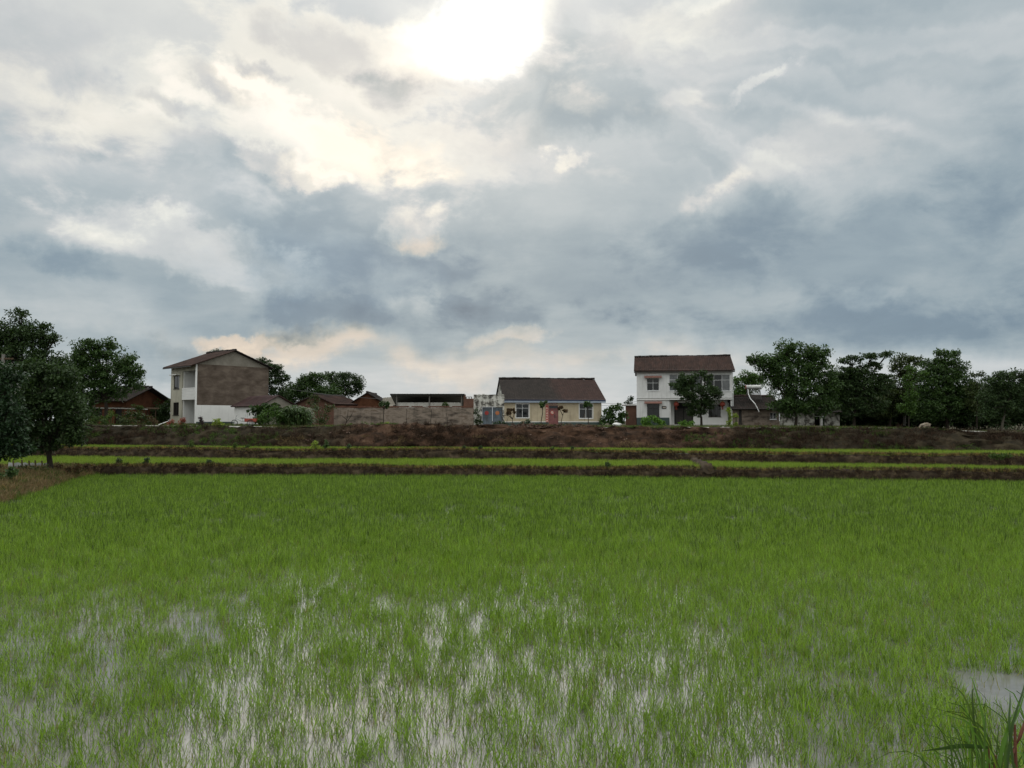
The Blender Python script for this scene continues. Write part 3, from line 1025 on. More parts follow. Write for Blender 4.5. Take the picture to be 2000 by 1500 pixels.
pl.prism([(pa + (pb - pa) * (.5 - .5 * math.copysign(abs(math.cos(k * math.pi / 8)) ** .5, math.cos(k * math.pi / 8))), pc + .17 * math.copysign(abs(math.sin(k * math.pi / 8)) ** .5, math.sin(k * math.pi / 8))) for k in range(16)], -.03, -.003)
pq = pl.build('plaque', M['plaque'], H)
for i in range(4):
    q = pa + (pb - pa) * (.24 + .16 * i)
    MB().box(q, q + .055, -.036, -.031, pc - .06, pc + .06).build('mark', M['paper_pale'], pq)
ov = .38
sl = (ZR - ZE) / (Dp / 2)
roof_slope('roof_tiles', H, (-.3, -ov, ZE - sl * ov + .1), (Wd + .3, -ov, ZE - sl * ov + .1), (Wd + .3, Dp / 2, ZR), (-.3, Dp / 2, ZR), M['roof_red'], amp=.075, seed=3, sag=.055)
roof_slope('roof_tiles', H, (Wd + .3, Dp + ov, ZE - sl * ov + .1), (-.3, Dp + ov, ZE - sl * ov + .1), (-.3, Dp / 2, ZR), (Wd + .3, Dp / 2, ZR), M['roof_red'], seed=4)
ridge_caps(H, (-.3, Dp / 2, ZR + .05), (Wd + .3, Dp / 2, ZR + .05), M['roof_dark'])
MB().box(-.28, Wd + .28, -ov - .015, -ov + .015, ZE - sl * ov - .13, ZE - sl * ov + .02).build('fascia', M['frame_dark'], H)
MB().tube([(Wd + .08, .1, 0), (Wd + .08, .1, ZE - .1)], .05, 6).build('downpipe', M['frame_white'], H)


def lantern(px, py, label):
    x = fr.lx(px, .5)
    zc = fr.lz(py, x, .5)
    p = fr.w(x, .5, zc)
    L = empty('red_lantern', p, fr.rz, label, 'lantern', 'red lanterns at the entrance of the white house')
    mb = MB()
    prof = [(.10, .27), (.20, .23), (.29, .12), (.32, 0), (.29, -.12), (.20, -.23), (.10, -.27)]
    for k in range(12):
        pass
    n_ = 14
    vs, fs = [], []
    for r_, z_ in prof:
        for k in range(n_):
            th = 2 * math.pi * k / n_
            rr_ = r_ * (1 - .05 * (k % 2))
            vs.append((rr_ * math.cos(th), rr_ * math.sin(th), z_))
    for i in range(len(prof) - 1):
        for k in range(n_):
            fs.append((i * n_ + k, (i + 1) * n_ + k, (i + 1) * n_ + (k + 1) % n_, i * n_ + (k + 1) % n_))
    mb.add(vs, fs).build('shade', M['lantern'], L)
    MB().tube([(0, 0, .26), (0, 0, .33)], .11, 10).build('cap', M['gold'], L)
    MB().tube([(0, 0, .33), (0, 0, zf - .12 - zc)], .012, 5).build('cord', M['frame_dark'], L)
    t_ = MB()
    for k in range(8):
        th = k * math.pi / 4
        t_.tube([(.07 * math.cos(th), .07 * math.sin(th), -.26), (.09 * math.cos(th), .09 * math.sin(th), -.62)], .018, 4)
    t_.build('tassel', M['lantern'], L)


lantern(1321, 789.5, 'red lantern hanging beside the dark doorway of the white house')
lantern(1411.5, 789.5, 'red lantern hanging above the barred window at the corner of the white house')

# ---- pale yellow single-storey house in the middle
fy = Frame(985, 88.0, 8, ZV)
Y_ = empty('yellow_house', fy.o, fy.rz, 'pale yellow tiled single-storey house with dark roof, red door and blue eaves', 'house')
Wy, Dy = fy.lx(1175), 8.0
ze, zr = fy.lz(782.5), fy.lz(740, 0, 4)
zb = fy.lz(824.5)
WL = (fy.lx(1008), fy.lx(1033), fy.lz(816, 2), fy.lz(789, 2))
WR = (fy.lx(1132), fy.lx(1157.5), fy.lz(817, 9), fy.lz(788.5, 9))
DO = (fy.lx(1071.5), fy.lx(1090.5), .05, fy.lz(791.5, 5))
NI = (fy.lx(989.5), fy.lx(998.5), fy.lz(810.5), fy.lz(797.5))
mb = panel(MB(), 0, Wy, 0, ze, [WL, WR, DO, NI], 0, .24)
mb.box(0, .24, .24, Dy, 0, ze).box(Wy - .24, Wy, .24, Dy, 0, ze).box(.24, Wy - .24, Dy - .24, Dy, 0, ze)
mb.build('wall', M['yellow_tile'], Y_)
for q in (0.0, Wy - .24):
    MB(lambda p, q=q: (q + p[1], p[0], p[2])).prism([(.02, ze + .004), (Dy - .02, ze + .004), (Dy / 2, zr - .15)], 0, .24).build('gable', M['gate_wall'], Y_)
MB().box(-.015, DO[0] - .002, -.03, -.002, .04, zb).build('plinth', M['dark_base'], Y_)
MB().box(DO[1] + .002, Wy + .015, -.03, -.002, .04, zb).build('plinth', M['dark_base'], Y_)
MB().box(-.015, DO[0] - .002, -.022, -.002, zb + .002, zb + .07).build('plinth_trim', M['white_plaster'], Y_)
MB().box(DO[1] + .002, Wy + .015, -.022, -.002, zb + .002, zb + .07).build('plinth_trim', M['white_plaster'], Y_)
MB().box(-.2, Wy + .4, -1.3, -.035, -.3, .035).build('front_step', M['concrete'], Y_)
window(Y_, *WL, cols=2, split=WL[3] - .48, bars=0)
window(Y_, *WR, cols=2, split=WR[3] - .62, bars=0)
for w_ in (WL, WR):
    mb = MB()
    for s_ in ((w_[0] - .09, w_[0]), (w_[1], w_[1] + .09)):
        mb.box(s_[0], s_[1], -.02, -.002, w_[2] - .05, w_[3] + .09)
    mb.box(w_[0], w_[1], -.02, -.002, w_[3], w_[3] + .09)
    mb.build('window_surround', M['white_tile'], Y_)
MB().box(NI[0], NI[1], .12, .2, NI[2], NI[3]).build('meter_niche', M['leaf_brown'], Y_)
mb = MB().box(DO[0], DO[0] + .07, .02, .14, .05, DO[3]).box(DO[1] - .07, DO[1], .02, .14, .05, DO[3]).box(DO[0] + .07, DO[1] - .07, .02, .14, DO[3] - .06, DO[3]).box(DO[0] + .07, DO[1] - .07, .02, .14, DO[3] - .42, DO[3] - .36)
df = mb.build('door_frame', M['door_red'], Y_)
MB().box(DO[0] + .072, DO[1] - .072, .08, .10, DO[3] - .355, DO[3] - .065).build('transom_pane', M['glass'], df)
dr = MB().box(DO[0] + .072, DO[1] - .072, .07, .12, .05, DO[3] - .425).build('door', M['door_red'], Y_)
wdo = DO[1] - DO[0]
for i in range(3):
    MB().box(DO[0] + .2, DO[1] - .2, .055, .069, .2 + i * .2, .34 + i * .2).build('door_panel', M['door_red'], dr)
MB().box(DO[1] - .45, DO[1] - .36, .03, .069, .85, 1.25).build('handle', M['frame_dark'], dr)
dcx, dcz = fy.lx(1078.5), fy.lz(806, 5)
dm = .32
fu = MB().prism([(dcx - dm, dcz), (dcx, dcz - dm), (dcx + dm, dcz), (dcx, dcz + dm)], .048, .054).build('diamond_paper', M['paper_red'], dr)
text_mesh('character', '福', .36, M['paper_pale'], fu, (dcx, .045, dcz), UP, .002)
cx0, cx1, cz0, cz1 = fy.lx(1065.8), fy.lx(1071.0), fy.lz(825, 5), fy.lz(790, 5)
cpl = MB().box(cx0, cx1, -.028, -.022, cz0, cz1).build('couplet_strip', M['paper_red'], Y_)
for i, ch in enumerate('一帆风顺年年好'):
    text_mesh('character', ch, .25, M['paper_pale'], cpl, ((cx0 + cx1) / 2, -.031, cz1 - (cz1 - cz0) * (i + .55) / 7.1), UP, .002)
lx0, lx1, lz0, lz1 = fy.lx(1073.5), fy.lx(1088), fy.lz(790.2, 5), fy.lz(785.6, 5)
lt = MB().box(lx0, lx1, -.028, -.022, lz0, lz1).build('lintel_strip', M['door_red'], Y_)
for i, ch in enumerate('出入平安'):
    text_mesh('character', ch, .21, M['paper_pale'], lt, (lx0 + (lx1 - lx0) * (i + .75) / 4.4, -.031, (lz0 + lz1) / 2), UP, .002)
sl = (zr - ze) / (Dy / 2)
ov = .35
roof_slope('roof_tiles', Y_, (-.15, -ov, ze - sl * ov + .32), (Wy + .42, -ov, ze - sl * ov + .32), (Wy + .2, Dy / 2, zr), (-.15, Dy / 2, zr), M['roof_two'], .3, .03, 13, .03, seed=7, sag=.05)
roof_slope('roof_tiles', Y_, (Wy + .42, Dy + ov, ze - sl * ov + .2), (-.15, Dy + ov, ze - sl * ov + .2), (-.15, Dy / 2, zr), (Wy + .2, Dy / 2, zr), M['roof_two'], .3, .03, 13, .03, seed=8)
ridge_caps(Y_, (-.15, Dy / 2, zr + .06), (Wy + .2, Dy / 2, zr + .06), M['roof_dark'], .14)
ez = ze - sl * ov + .32
MB().box(-.15, Wy + .42, -ov - .02, -ov + .1, ez - .30, ez - .06).build('fascia', M['blue_fascia'], Y_)
MB().box(-.15, Wy + .42, -ov - .06, -ov - .022, ez - .08, ez + .03).build('gutter', M['navy'], Y_)
MB().box(-.1, Wy + .1, -ov + .1, -.002, ze - .06, ze - .01).build('soffit', M['white_tile'], Y_)
for i, (px, h_) in enumerate(((1037, 1.75), (1113, 1.1), (1141, .9), (1168, 1.2))):
    MB().box(fy.lx(px), fy.lx(px) + .035, -.012, -.001, zb + .08, zb + .08 + h_).build('crack_line', M['grey_wall'], Y_)

# ---- stained gate wall with blue double gate
fg = Frame(925, 83.0, 3, ZV)
G = empty('gate_wall', fg.o, fg.rz, 'stained white wall with a rusty blue double gate left of the yellow house', 'gate wall')
Wg, zg = fg.lx(985), fg.lz(772)
GO = (fg.lx(941.5), fg.lx(982), -.1, fg.lz(794.5))
panel(MB(), 0, Wg, 0, zg, [GO], 0, .38).build('wall', M['gate_wall'], G)
mb = MB()
for i in range(14):
    a = Wg * i / 14
    mb.box(a, a + Wg / 14 - .01, -.04, .42, zg + .002, zg + .05 + .05 * rnd.random() + (.07 if i == 4 else 0))
mb.build('coping', M['gate_wall'], G)
gm = (GO[0] + GO[1]) / 2
for k, (a, b_) in enumerate(((GO[0] + .02, gm - .015), (gm + .015, GO[1] - .02))):
    lf = MB().box(a, b_, .16, .20, .06, GO[3] - .03).build('gate_leaf', M['gate_blue'], G)
    mb = MB()
    for z_ in (.1, .9, 1.75):
        mb.box(a, b_, .13, .159, z_, z_ + .06)
    for q in (a, b_ - .06):
        mb.box(q, q + .06, .128, .158, .06, GO[3] - .03)
    mb.build('gate_rail', M['gate_blue'], lf)
    px_ = (950.5, 971.5)[k]
    qx, qz = fg.lx(px_), fg.lz(806.5)
    MB().prism([(qx + .23 * math.cos(j * math.pi / 4 + .39), qz + .23 * math.sin(j * math.pi / 4 + .39)) for j in range(8)], .118, .124).build('paper_print', M['paper_red' if k == 0 else 'paper_orange'], lf)
MB().box(GO[0], GO[1], -.3, .4, -.2, .05).build('threshold', M['concrete'], G)

# ---- long mottled perimeter wall
fw_ = Frame(652, 79.0, 1.5, ZV - .05)
WW = empty('perimeter_wall', fw_.o, fw_.rz, 'long mottled grey-brown wall with brick coping left of the blue gate', 'wall')
Ww, zw = fw_.lx(924), fw_.lz(796)
nseg = 26
mb = MB()
for i in range(nseg):
    a, b_ = Ww * i / nseg, Ww * (i + 1) / nseg
    mb.box(a, b_, .006 * math.sin(i * 2.1), .30, 0, zw - .02 + .03 * math.sin(i * 1.3))
mb.build('wall', M['grey_wall'], WW)
mb = MB()
i, a = 0, 0.0
while a < Ww:
    L = rnd.uniform(.22, .34)
    for c_ in range(2):
        if rnd.random() < (.96, .8)[c_]:
            mb.box(a + c_ * .11, min(Ww, a + c_ * .11 + L - .015), -.04 + rnd.uniform(-.02, .02), .34, zw + .02 + c_ * .075, zw + .085 + c_ * .075)
    a += L
cp_ = mb.build('coping', M['coping'], WW)
cp_['kind'] = 'stuff'
for px in (796, 840, 873):
    q = fw_.lx(px)
    mb = MB()
    z_ = 0
    x_ = q
    pts = []
    while z_ < zw * rnd.uniform(.6, .95):
        pts.append((x_, -.012, z_))
        z_ += .2
        x_ += rnd.uniform(-.06, .06)
    mb.blade(pts, [.035] * len(pts), (1, 0, 0)).build('crack', M['dark'], WW)

# ---- open shed with a high single-pitch roof behind the wall
fs = Frame(767, 85.0, 1, ZV)
SH = empty('open_shed', fs.o, fs.rz, 'open-fronted grey shed with thin high roof showing above the long wall', 'shed')
Ws, zs_ = fs.lx(905), fs.lz(769.5)
roof_slope('roof_sheet', SH, (Ws + .15, 4.6, zs_ - 1.2), (-.25, 4.6, zs_ - 1.2), (-.25, -.5, zs_), (Ws + .15, -.5, zs_), M['grey_sheet'], .18, .03, 6, .0, .08, 2, 0)
mb = MB()
for px in (774.5, 838.5, 901.5):
    q = fs.lx(px)
    MB().box(q - .06, q + .06, -.06, .06, 0, zs_ - .16).build('post', M['pole'], SH)
MB().box(-.1, Ws, .065, .2, zs_ - .28, zs_ - .12).build('beam', M['frame_dark'], SH)
zt = fs.lz(786)
roof_slope('front_panel', SH, (fs.lx(775.5), .10, 0), (fs.lx(900.5), .10, 0), (fs.lx(900.5), .10, zt), (fs.lx(775.5), .10, zt), M['concrete'], .25, .04, 2, 0, .04, 5, 0)
MB().box(0, Ws, 4.2, 4.4, 0, zs_ - 1.3).box(-.02, .15, .3, 4.2, 0, zs_ - 1.2).build('back_wall', M['pole'], SH)
bp_ = MB().box(Ws + .02, fs.lx(926), -.1, .3, 0, fs.lz(778.5, 7)).box(Ws + .02, Ws + .25, -.12, .32, fs.lz(778.5, 7) + .003, zs_ - .05).build('brick_pier', M['brick'], SH)
mb = MB()
for px in (910.5, 916, 921):
    q = fs.lx(px)
    mb.box(q - .05, q + .05, 0, .1, fs.lz(778.5, 7) + .001, fs.lz(775.8, 7))
mb.box(fs.lx(909.5), fs.lx(922), .02, .08, fs.lz(775.8, 7) + .001, fs.lz(774.7, 7)).build('rail', M['pole'], SH)


# ---- gabled brick houses behind the wall
def gable_house(name, px0, px1, Y, rz, eave_py, ridge_py, depth, wall, roof, label, z=ZV, ov=.3, pitch=.3, windows=()):
    f = Frame(px0, Y, rz, z)
    h = empty(name, f.o, f.rz, label, 'house')
    w, e, r_ = f.lx(px1), f.lz(eave_py), f.lz(ridge_py)
    mb = MB()
    mb.prism([(0, 0), (w, 0), (w, e), (w / 2, r_), (0, e)], 0, .3)
    mb.box(0, .3, .3, depth, 0, e - .02).box(w - .3, w, .3, depth, 0, e - .02)
    mb.prism([(0, 0), (w, 0), (w, e), (w / 2, r_), (0, e)], depth, depth + .3)
    mb.build('wall', wall, h)
    s_ = (r_ - e) / (w / 2)
    roof_slope('roof_tiles', h, (-ov, depth + .4, e - s_ * ov + .08), (-ov, -.35, e - s_ * ov + .08), (w / 2, -.35, r_ + .08), (w / 2, depth + .4, r_ + .08), roof, pitch, .05, 8, .03, seed=int(px0))
    roof_slope('roof_tiles', h, (w + ov, -.35, e - s_ * ov + .08), (w + ov, depth + .4, e - s_ * ov + .08), (w / 2, depth + .4, r_ + .08), (w / 2, -.35, r_ + .08), roof, pitch, .05, 8, .03, seed=int(px1))
    ridge_caps(h, (w / 2, -.36, r_ + .12), (w / 2, depth + .4, r_ + .12), M['roof_dark'])
    return f, h


gable_house('brick_house', 580, 650, 93, -20, 789, 773, 6, M['brick'], M['roof_red'], 'red brick gabled house with an overgrown roof behind the corn bush')
gable_house('brick_house', 690, 744, 96, 0, 785, 768, 6, M['adobe'], M['roof_dark'], 'orange gabled house showing above the middle of the long wall')
fl = Frame(744, 92, 0, ZV)
h = empty('tiled_roof_house', fl.o, 0, 'low house with grey ribbed roof between orange gable and open shed', 'house')
wl_ = fl.lx(775)
MB().box(0, wl_, 0, 4, 0, fl.lz(794)).build('wall', M['grey_wall'], h)
roof_slope('roof_tiles', h, (-.1, -.3, fl.lz(794)), (wl_, -.3, fl.lz(794)), (wl_, 2.4, fl.lz(776.5, 0, 2.4)), (-.1, 2.4, fl.lz(776.5, 0, 2.4)), M['gable_top'], .3, .06, 6, .02, seed=5)
roof_slope('roof_tiles', h, (wl_, 5, fl.lz(794)), (-.1, 5, fl.lz(794)), (-.1, 2.4, fl.lz(776.5, 0, 2.4)), (wl_, 2.4, fl.lz(776.5, 0, 2.4)), M['gable_top'], .3, .06, 6, .02, seed=6)

# ---- two-storey house on the left, turned so that its brown gable faces the paddies
ZL = 2.84
ff = Frame(381, 84.0, 48, ZL)
HL = empty('left_house', ff.o, ff.rz, 'two-storey house with big brown gable wall, white lower wall and corner balcony', 'house')
GW, FD, zE, zP = 8.8, 6.1, 6.6, 8.35
FX = lambda p: (p[1], p[0], p[2])         # the front wall: panel x -> local y, panel y -> local x
zwht = 2.10
slab0, slab1, rail1, rec1 = 2.70, 2.92, 4.02, 5.92
mb = MB()
mb.prism([(.12, zwht), (GW, zwht), (GW, zE), (.12, zE)], 0, .24)
mb.build('gable_wall', M['gable'], HL)
arch = [(.12, zE + .004), (GW, zE + .004), (GW / 2, zP - .1)]
MB().prism(arch, 0.003, .24).build('gable_top', M['gable_top'], HL)
MB().prism([(.12, .26), (GW, .26), (GW, zwht - .003), (.12, zwht - .003)], -.012, .24).build('white_wall', M['white_plaster'], HL)
MB().box(.12, GW + .01, -.02, .24, 0, .257).build('plinth', M['dark_base'], HL)
winU, winL = (4.0, 5.35, 4.0, 5.45), (4.0, 5.4, 1.0, 2.45)
mb = panel(MB(FX), 0.0, FD, 0, zE, [winU, winL, (.14, 3.25, -.1, slab0), (.14, 3.25, rail1, rec1), (.14, 3.25, slab1, rail1)], 0, .12)
mb.build('front_wall', M['cream_wall'], HL)
mb = MB()
mb.box(1.5, 1.7, .25, 3.25, 0, slab0).box(1.5, 1.7, .25, 3.25, slab1, zE)
mb.box(.12, 1.7, 3.10, 3.25, 0, slab0).box(.12, 1.7, 3.10, 3.25, slab1, zE)
mb.build('recess_wall', M['white_plaster'], HL)
MB().box(-.08, 1.5, .14, 3.10, slab0, slab1).build('balcony_slab', M['white_plaster'], HL)
mb = MB().box(-.05, .07, .14, 3.2, rail1 - .1, rail1)
rl = mb.build('balcony_parapet', M['white_plaster'], HL)
for i in range(6):
    z_ = slab1 + .02 + i * .165
    MB().box(-.04 + .012 * (i % 2), .06, .14, 3.2, z_, z_ + .15).build('slat', M['white_plaster'], rl)
MB().box(-.02, .14, -.015, .14, 0, zE - .02).build('corner_column', M['white_plaster'], HL)
for z0_ in (.05, slab1):
    MB().box(1.44, 1.499, .45, 1.25, z0_, z0_ + 2.0).build('door', M['dark'], HL)
MB().box(.12, GW, FD - .2, FD, 0, zE).box(GW - .2, GW, .24, FD - .2, 0, zE).build('rear_wall', M['gable'], HL)
MB().prism(arch, FD - .2, FD - .003).build('rear_gable', M['gable_top'], HL)
window(HL, *winU, cols=2, xf=FX, frame='frame_dark', y=.04)
window(HL, *winL, cols=2, xf=FX, frame='frame_dark', y=.04, bars=5)
MB(FX).box(3.8, 5.6, -.5, 0, 5.52, 5.60).build('awning', M['white_plaster'], HL)
s_ = (zP - zE) / (GW / 2)
ov = .75
roof_slope('roof_tiles', HL, (-ov, FD + .45, zE - s_ * ov + .1), (-ov, -.4, zE - s_ * ov + .1), (GW / 2, -.4, zP + .05), (GW / 2, FD + .45, zP + .05), M['roof_red'], .27, .045, 11, .022, seed=11)
roof_slope('roof_tiles', HL, (GW + .4, -.4, zE - s_ * .4 + .1), (GW + .4, FD + .45, zE - s_ * .4 + .1), (GW / 2, FD + .45, zP + .05), (GW / 2, -.4, zP + .05), M['roof_dark'], .27, .045, 11, .022, seed=12)
ridge_caps(HL, (GW / 2, -.42, zP + .1), (GW / 2, FD + .45, zP + .1), M['roof_dark'])
MB(FX).box(-.38, FD + .43, -ov - .06, -ov, zE - s_ * ov - .05, zE - s_ * ov + .07).build('gutter', M['frame_dark'], HL)
# annex with a red roof in front of the gable wall
fa = Frame(509, 79.0, 48, ZL)
AX = empty('annex', fa.o, fa.rz, 'small annex with red sheet roof and grey gable beside the brown gable wall', 'annex')
aw, al, ae, ar = 3.85, 5.4, fa.lz(790.5), fa.lz(772.5, 0, 1.4)
MB().prism([(0, 0), (aw, 0), (aw, ae), (aw / 2, ar), (0, ae)], 0, .2).build('gable_wall', M['gable_top'], AX)
ao = (.55, 1.35, .75, 1.75)
mb = panel(MB(FX), .2, al, 0, ae - .02, [ao], 0, .2)
mb.build('wall', M['white_plaster'], AX)
MB().box(aw - .2, aw, .2, al, 0, ae - .02).box(.2, aw - .2, al - .2, al, 0, ae - .02).build('rear_wall', M['gable_top'], AX)
window(AX, *ao, cols=2, xf=FX, frame='frame_white', y=.07)
s_ = (ar - ae) / (aw / 2)
roof_slope('roof_sheet', AX, (-.35, al + .2, ae - s_ * .35 + .05), (-.35, -.25, ae - s_ * .35 + .05), (aw / 2, -.25, ar + .05), (aw / 2, al + .2, ar + .05), M['red_sheet'], .2, .03, 5, .012, seed=21)
roof_slope('roof_sheet', AX, (aw + .3, -.25, ae - s_ * .3 + .05), (aw + .3, al + .2, ae - s_ * .3 + .05), (aw / 2, al + .2, ar + .05), (aw / 2, -.25, ar + .05), M['red_sheet'], .2, .03, 5, .012, seed=22)

# ---- adobe house under the trees at the left
fo = Frame(172, 86.0, -8, ZL - .08)
AD = empty('adobe_house', fo.o, fo.rz, 'low orange adobe house with dark tiled roof behind the left trees', 'house')
wa, da = fo.lx(246), 7.6
ea, ra2 = fo.lz(780), fo.lz(756.5, wa, da / 2)
panel(MB(), 0, wa, 0, ea, [(.8, 1.7, 1.0, 1.9), (wa - 1.4, wa - .5, -.1, 2.0)], 0, .35).box(0, .35, .35, da, 0, ea).box(.35, wa - .35, da - .35, da, 0, ea).build('wall', M['adobe'], AD)
for q in (0, wa - .35):
    MB(lambda p, q=q: (q + p[1], p[0], p[2])).prism([(.352, 0), (da, 0), (da, ea - .15), (da / 2, ra2 - .32), (.352, ea + .05)], 0, .352).build('gable_wall', M['adobe'], AD)
MB().box(.8, 1.7, .2, .25, 1.0, 1.9).build('window', M['dark'], AD)
MB().box(wa - 1.4, wa - .5, .2, .25, 0, 2.0).build('door', M['dark'], AD)
s_ = (ra2 - ea) / (da / 2)
roof_slope('roof_tiles', AD, (-.5, -.8, ea - s_ * .8 + .1), (wa + .6, -.8, ea - s_ * .8 + .1), (wa + .6, da / 2, ra2), (-.5, da / 2, ra2), M['roof_dark'], .24, .06, 10, .03, seed=31, sag=.10)
roof_slope('roof_tiles', AD, (wa + .6, da + .8, ea - s_ * .8 + .1), (-.5, da + .8, ea - s_ * .8 + .1), (-.5, da / 2, ra2), (wa + .6, da / 2, ra2), M['roof_dark'], .24, .06, 10, .03, seed=32, sag=.10)
ridge_caps(AD, (-.5, da / 2, ra2 + .05), (wa + .6, da / 2, ra2 + .05), M['roof_dark'])
# lean-to shelter in front of it
fh = Frame(187, 79.5, -3, ZL - .06)
LT = empty('lean_to', fh.o, fh.rz, 'low lean-to with pale straw edge on thin posts before the orange adobe house', 'shelter')
wlt, zlt = fh.lx(287), fh.lz(797.5)
mb = MB()
for i in range(26):
    a = wlt * i / 26
    mb.box(a, a + wlt / 26 - .01, -.1 + .1 * rnd.random(), 2.4, zlt - .1 + .06 * rnd.random(), zlt + .05 + .08 * rnd.random())
th_ = mb.build('thatch', M['wood'], LT)
th_['kind'] = 'stuff'
MB().tube([(-.1, -.12, zlt + .02), (wlt * .5, -.13, zlt - .02), (wlt + .1, -.12, zlt - .12)], .06, 6).build('edge_pole', M['stone'], LT)
for q in (.25, 1.6, 3.35, 4.25, 5.1):
    MB().tube([(q, 0, 0), (q + .03, .02, zlt - .08)], .055, 6).build('post', M['wood'], LT)
    MB().tube([(q + .1, 2.1, 0), (q + .1, 2.1, zlt - .08)], .055, 5).build('post', M['wood'], LT)

# ---- low grey house and shed under the trees on the right
fb = Frame(1432, 87.0, -4, ZV)
LG = empty('grey_house', fb.o, fb.rz, 'low grey house with brown roof and white window right of the white house', 'house')
wb_, eb, rb2 = fb.lx(1522), fb.lz(797), fb.lz(774.5, 0, 3)
gw_ = (fb.lx(1504), fb.lx(1516.5), fb.lz(819, 4), fb.lz(806, 4))
gd = (fb.lx(1443), fb.lx(1449), -.1, 2.0)
panel(MB(), 0, wb_, 0, eb, [gw_, gd], 0, .25).box(0, .25, .25, 6, 0, eb).box(wb_ - .25, wb_, .25, 6, 0, eb).build('wall', M['grey_wall'], LG)
window(LG, *gw_, cols=2, y=.05)
MB().box(gd[0], gd[1], .12, .18, 0, 2.0).build('door', M['frame_dark'], LG)
roof_slope('roof_tiles', LG, (-.2, -.45, eb - .15), (wb_ + .2, -.45, eb - .15), (wb_ + .2, 3, rb2), (-.2, 3, rb2), M['roof_dark'], .26, .05, 8, .025, seed=41)
roof_slope('roof_tiles', LG, (wb_ + .2, 6.4, eb - .15), (-.2, 6.4, eb - .15), (-.2, 3, rb2), (wb_ + .2, 3, rb2), M['roof_dark'], .26, .05, 8, .025, seed=42)
ridge_caps(LG, (-.2, 3, rb2 + .05), (wb_ + .2, 3, rb2 + .05), M['roof_red'])
# solar water heater on the roof
ph = fb.w(fb.lx(1458, 1.6), 1.6, fb.lz(771, 2, 1.6))
SW = empty('solar_heater', ph, fb.rz, 'solar water heater with a white horizontal tank on the low grey house roof', 'solar heater')
hw = 1.6
zt_ = at(1000, 756, fb.o.y + 1.6).z - ph.z
mb = MB().tube([(0, 0, zt_), (hw, 0, zt_)], .23, 14)
tk = mb.build('tank', M['tank'], SW, smooth=False)
MB().tube([(-.04, 0, zt_), (-.002, 0, zt_)], .235, 14).build('end_cap', M['red_paint'], tk)
MB().tube([(hw + .002, 0, zt_), (hw + .04, 0, zt_)], .235, 14).build('end_cap', M['frame_white'], tk)
for i in range(14):
    q = .1 + i * (hw - .2) / 13
    MB().tube([(q, -.1, zt_ - .2), (q, -.85, -.55)], .028, 5).build('glass_tube', M['frame_dark'], SW)
for q in (.06, hw - .06):
    MB().tube([(q, .02, zt_ - .2), (q, .3, -.35)], .025, 4).tube([(q, -.05, zt_ - .22), (q, -.9, -.6)], .025, 4).build('leg', M['frame_dark'], SW)
MB().tube([(.15, -.28, zt_ - .25), (.13, -.55, zt_ - .8), (.20, -1.1, zt_ - 1.35), (.55, -1.9, zt_ - 2.0), (.75, -2.1, zt_ - 2.5), (.9, -2.15, zt_ - 2.9)], .05, 6).build('pipe', M['frame_white'], SW)
fc = Frame(1524, 86.5, -4, ZV)
SD = empty('white_shed', fc.o, fc.rz, 'low shed with blotched white wall and white pillar under the dark trees', 'shed')
wc, zc_ = fc.lx(1640), fc.lz(805)
so = [(fc.lx(1591), fc.lx(1602), -.1, fc.lz(807)), (fc.lx(1607), fc.lx(1611), -.1, fc.lz(809))]
panel(MB(), 0, wc, 0, zc_, so, 0, .25).build('wall', M['gate_wall'], SD)
MB().box(so[0][0] - .1, so[1][1] + .1, 1.2, 1.3, 0, zc_).build('inner_wall', M['dark'], SD)
MB().box(fc.lx(1602.5), fc.lx(1606), -.14, -.002, 0, zc_ + .05).build('pillar', M['white_plaster'], SD)
MB().box(fc.lx(1591), fc.lx(1602), .1, .14, 1.0, 1.1).build('door_rail', M['frame_white'], SD)
roof_slope('roof_tiles', SD, (-.2, -.4, zc_), (wc + .2, -.4, zc_), (wc + .2, 3, zc_ + 1.1), (-.2, 3, zc_ + 1.1), M['roof_dark'], .26, .05, 6, .025, seed=44)
# brick shed between the two houses
fk = Frame(1222, 91.0, -10, ZV)
BS = empty('brick_shed', fk.o, fk.rz, 'small red brick shed with thin white roof slab against the white house', 'shed')
wk, zk = fk.lx(1243), fk.lz(792)
MB().box(0, wk, 0, 3, 0, zk).build('wall', M['brick'], BS)
MB().box(fk.lx(1214), wk, -.3, 3.2, zk + .003, zk + .14).build('roof_slab', M['white_plaster'], BS)

# ------------------------------------------------------------------ trees and shrubs
def leaves(centers, radii, per, size, aspect, rs, flat=.65, droop=.25):
    """leaf quads gathered in clumps round the given centres"""
    n_ = len(centers) * per
    c = np.repeat(centers, per, 0)
    r_ = np.repeat(radii, per)[:, None]
    d = rs.normal(0, 1, (n_, 3))
    d /= np.linalg.norm(d, axis=1)[:, None]
    off = d * (rs.uniform(0, 1, (n_, 1)) ** .45) * r_
    off[:, 2] *= flat
    p = c + off
    a = d * .8 + rs.normal(0, .6, (n_, 3))
    a[:, 2] -= droop
    a /= np.linalg.norm(a, axis=1)[:, None]
    up = rs.normal(0, .55, (n_, 3)) + np.array([0, 0, 1.0])
    b_ = np.cross(a, up)
    b_ /= np.linalg.norm(b_, axis=1)[:, None] + 1e-6
    L = size * rs.uniform(.6, 1.25, (n_, 1))
    Wd_ = L * aspect * rs.uniform(.8, 1.2, (n_, 1))
    v = np.stack([p - a * L * .5, p + b_ * Wd_ * .5, p + a * L * .5, p - b_ * Wd_ * .5], 1)
    return v.reshape(-1, 3)


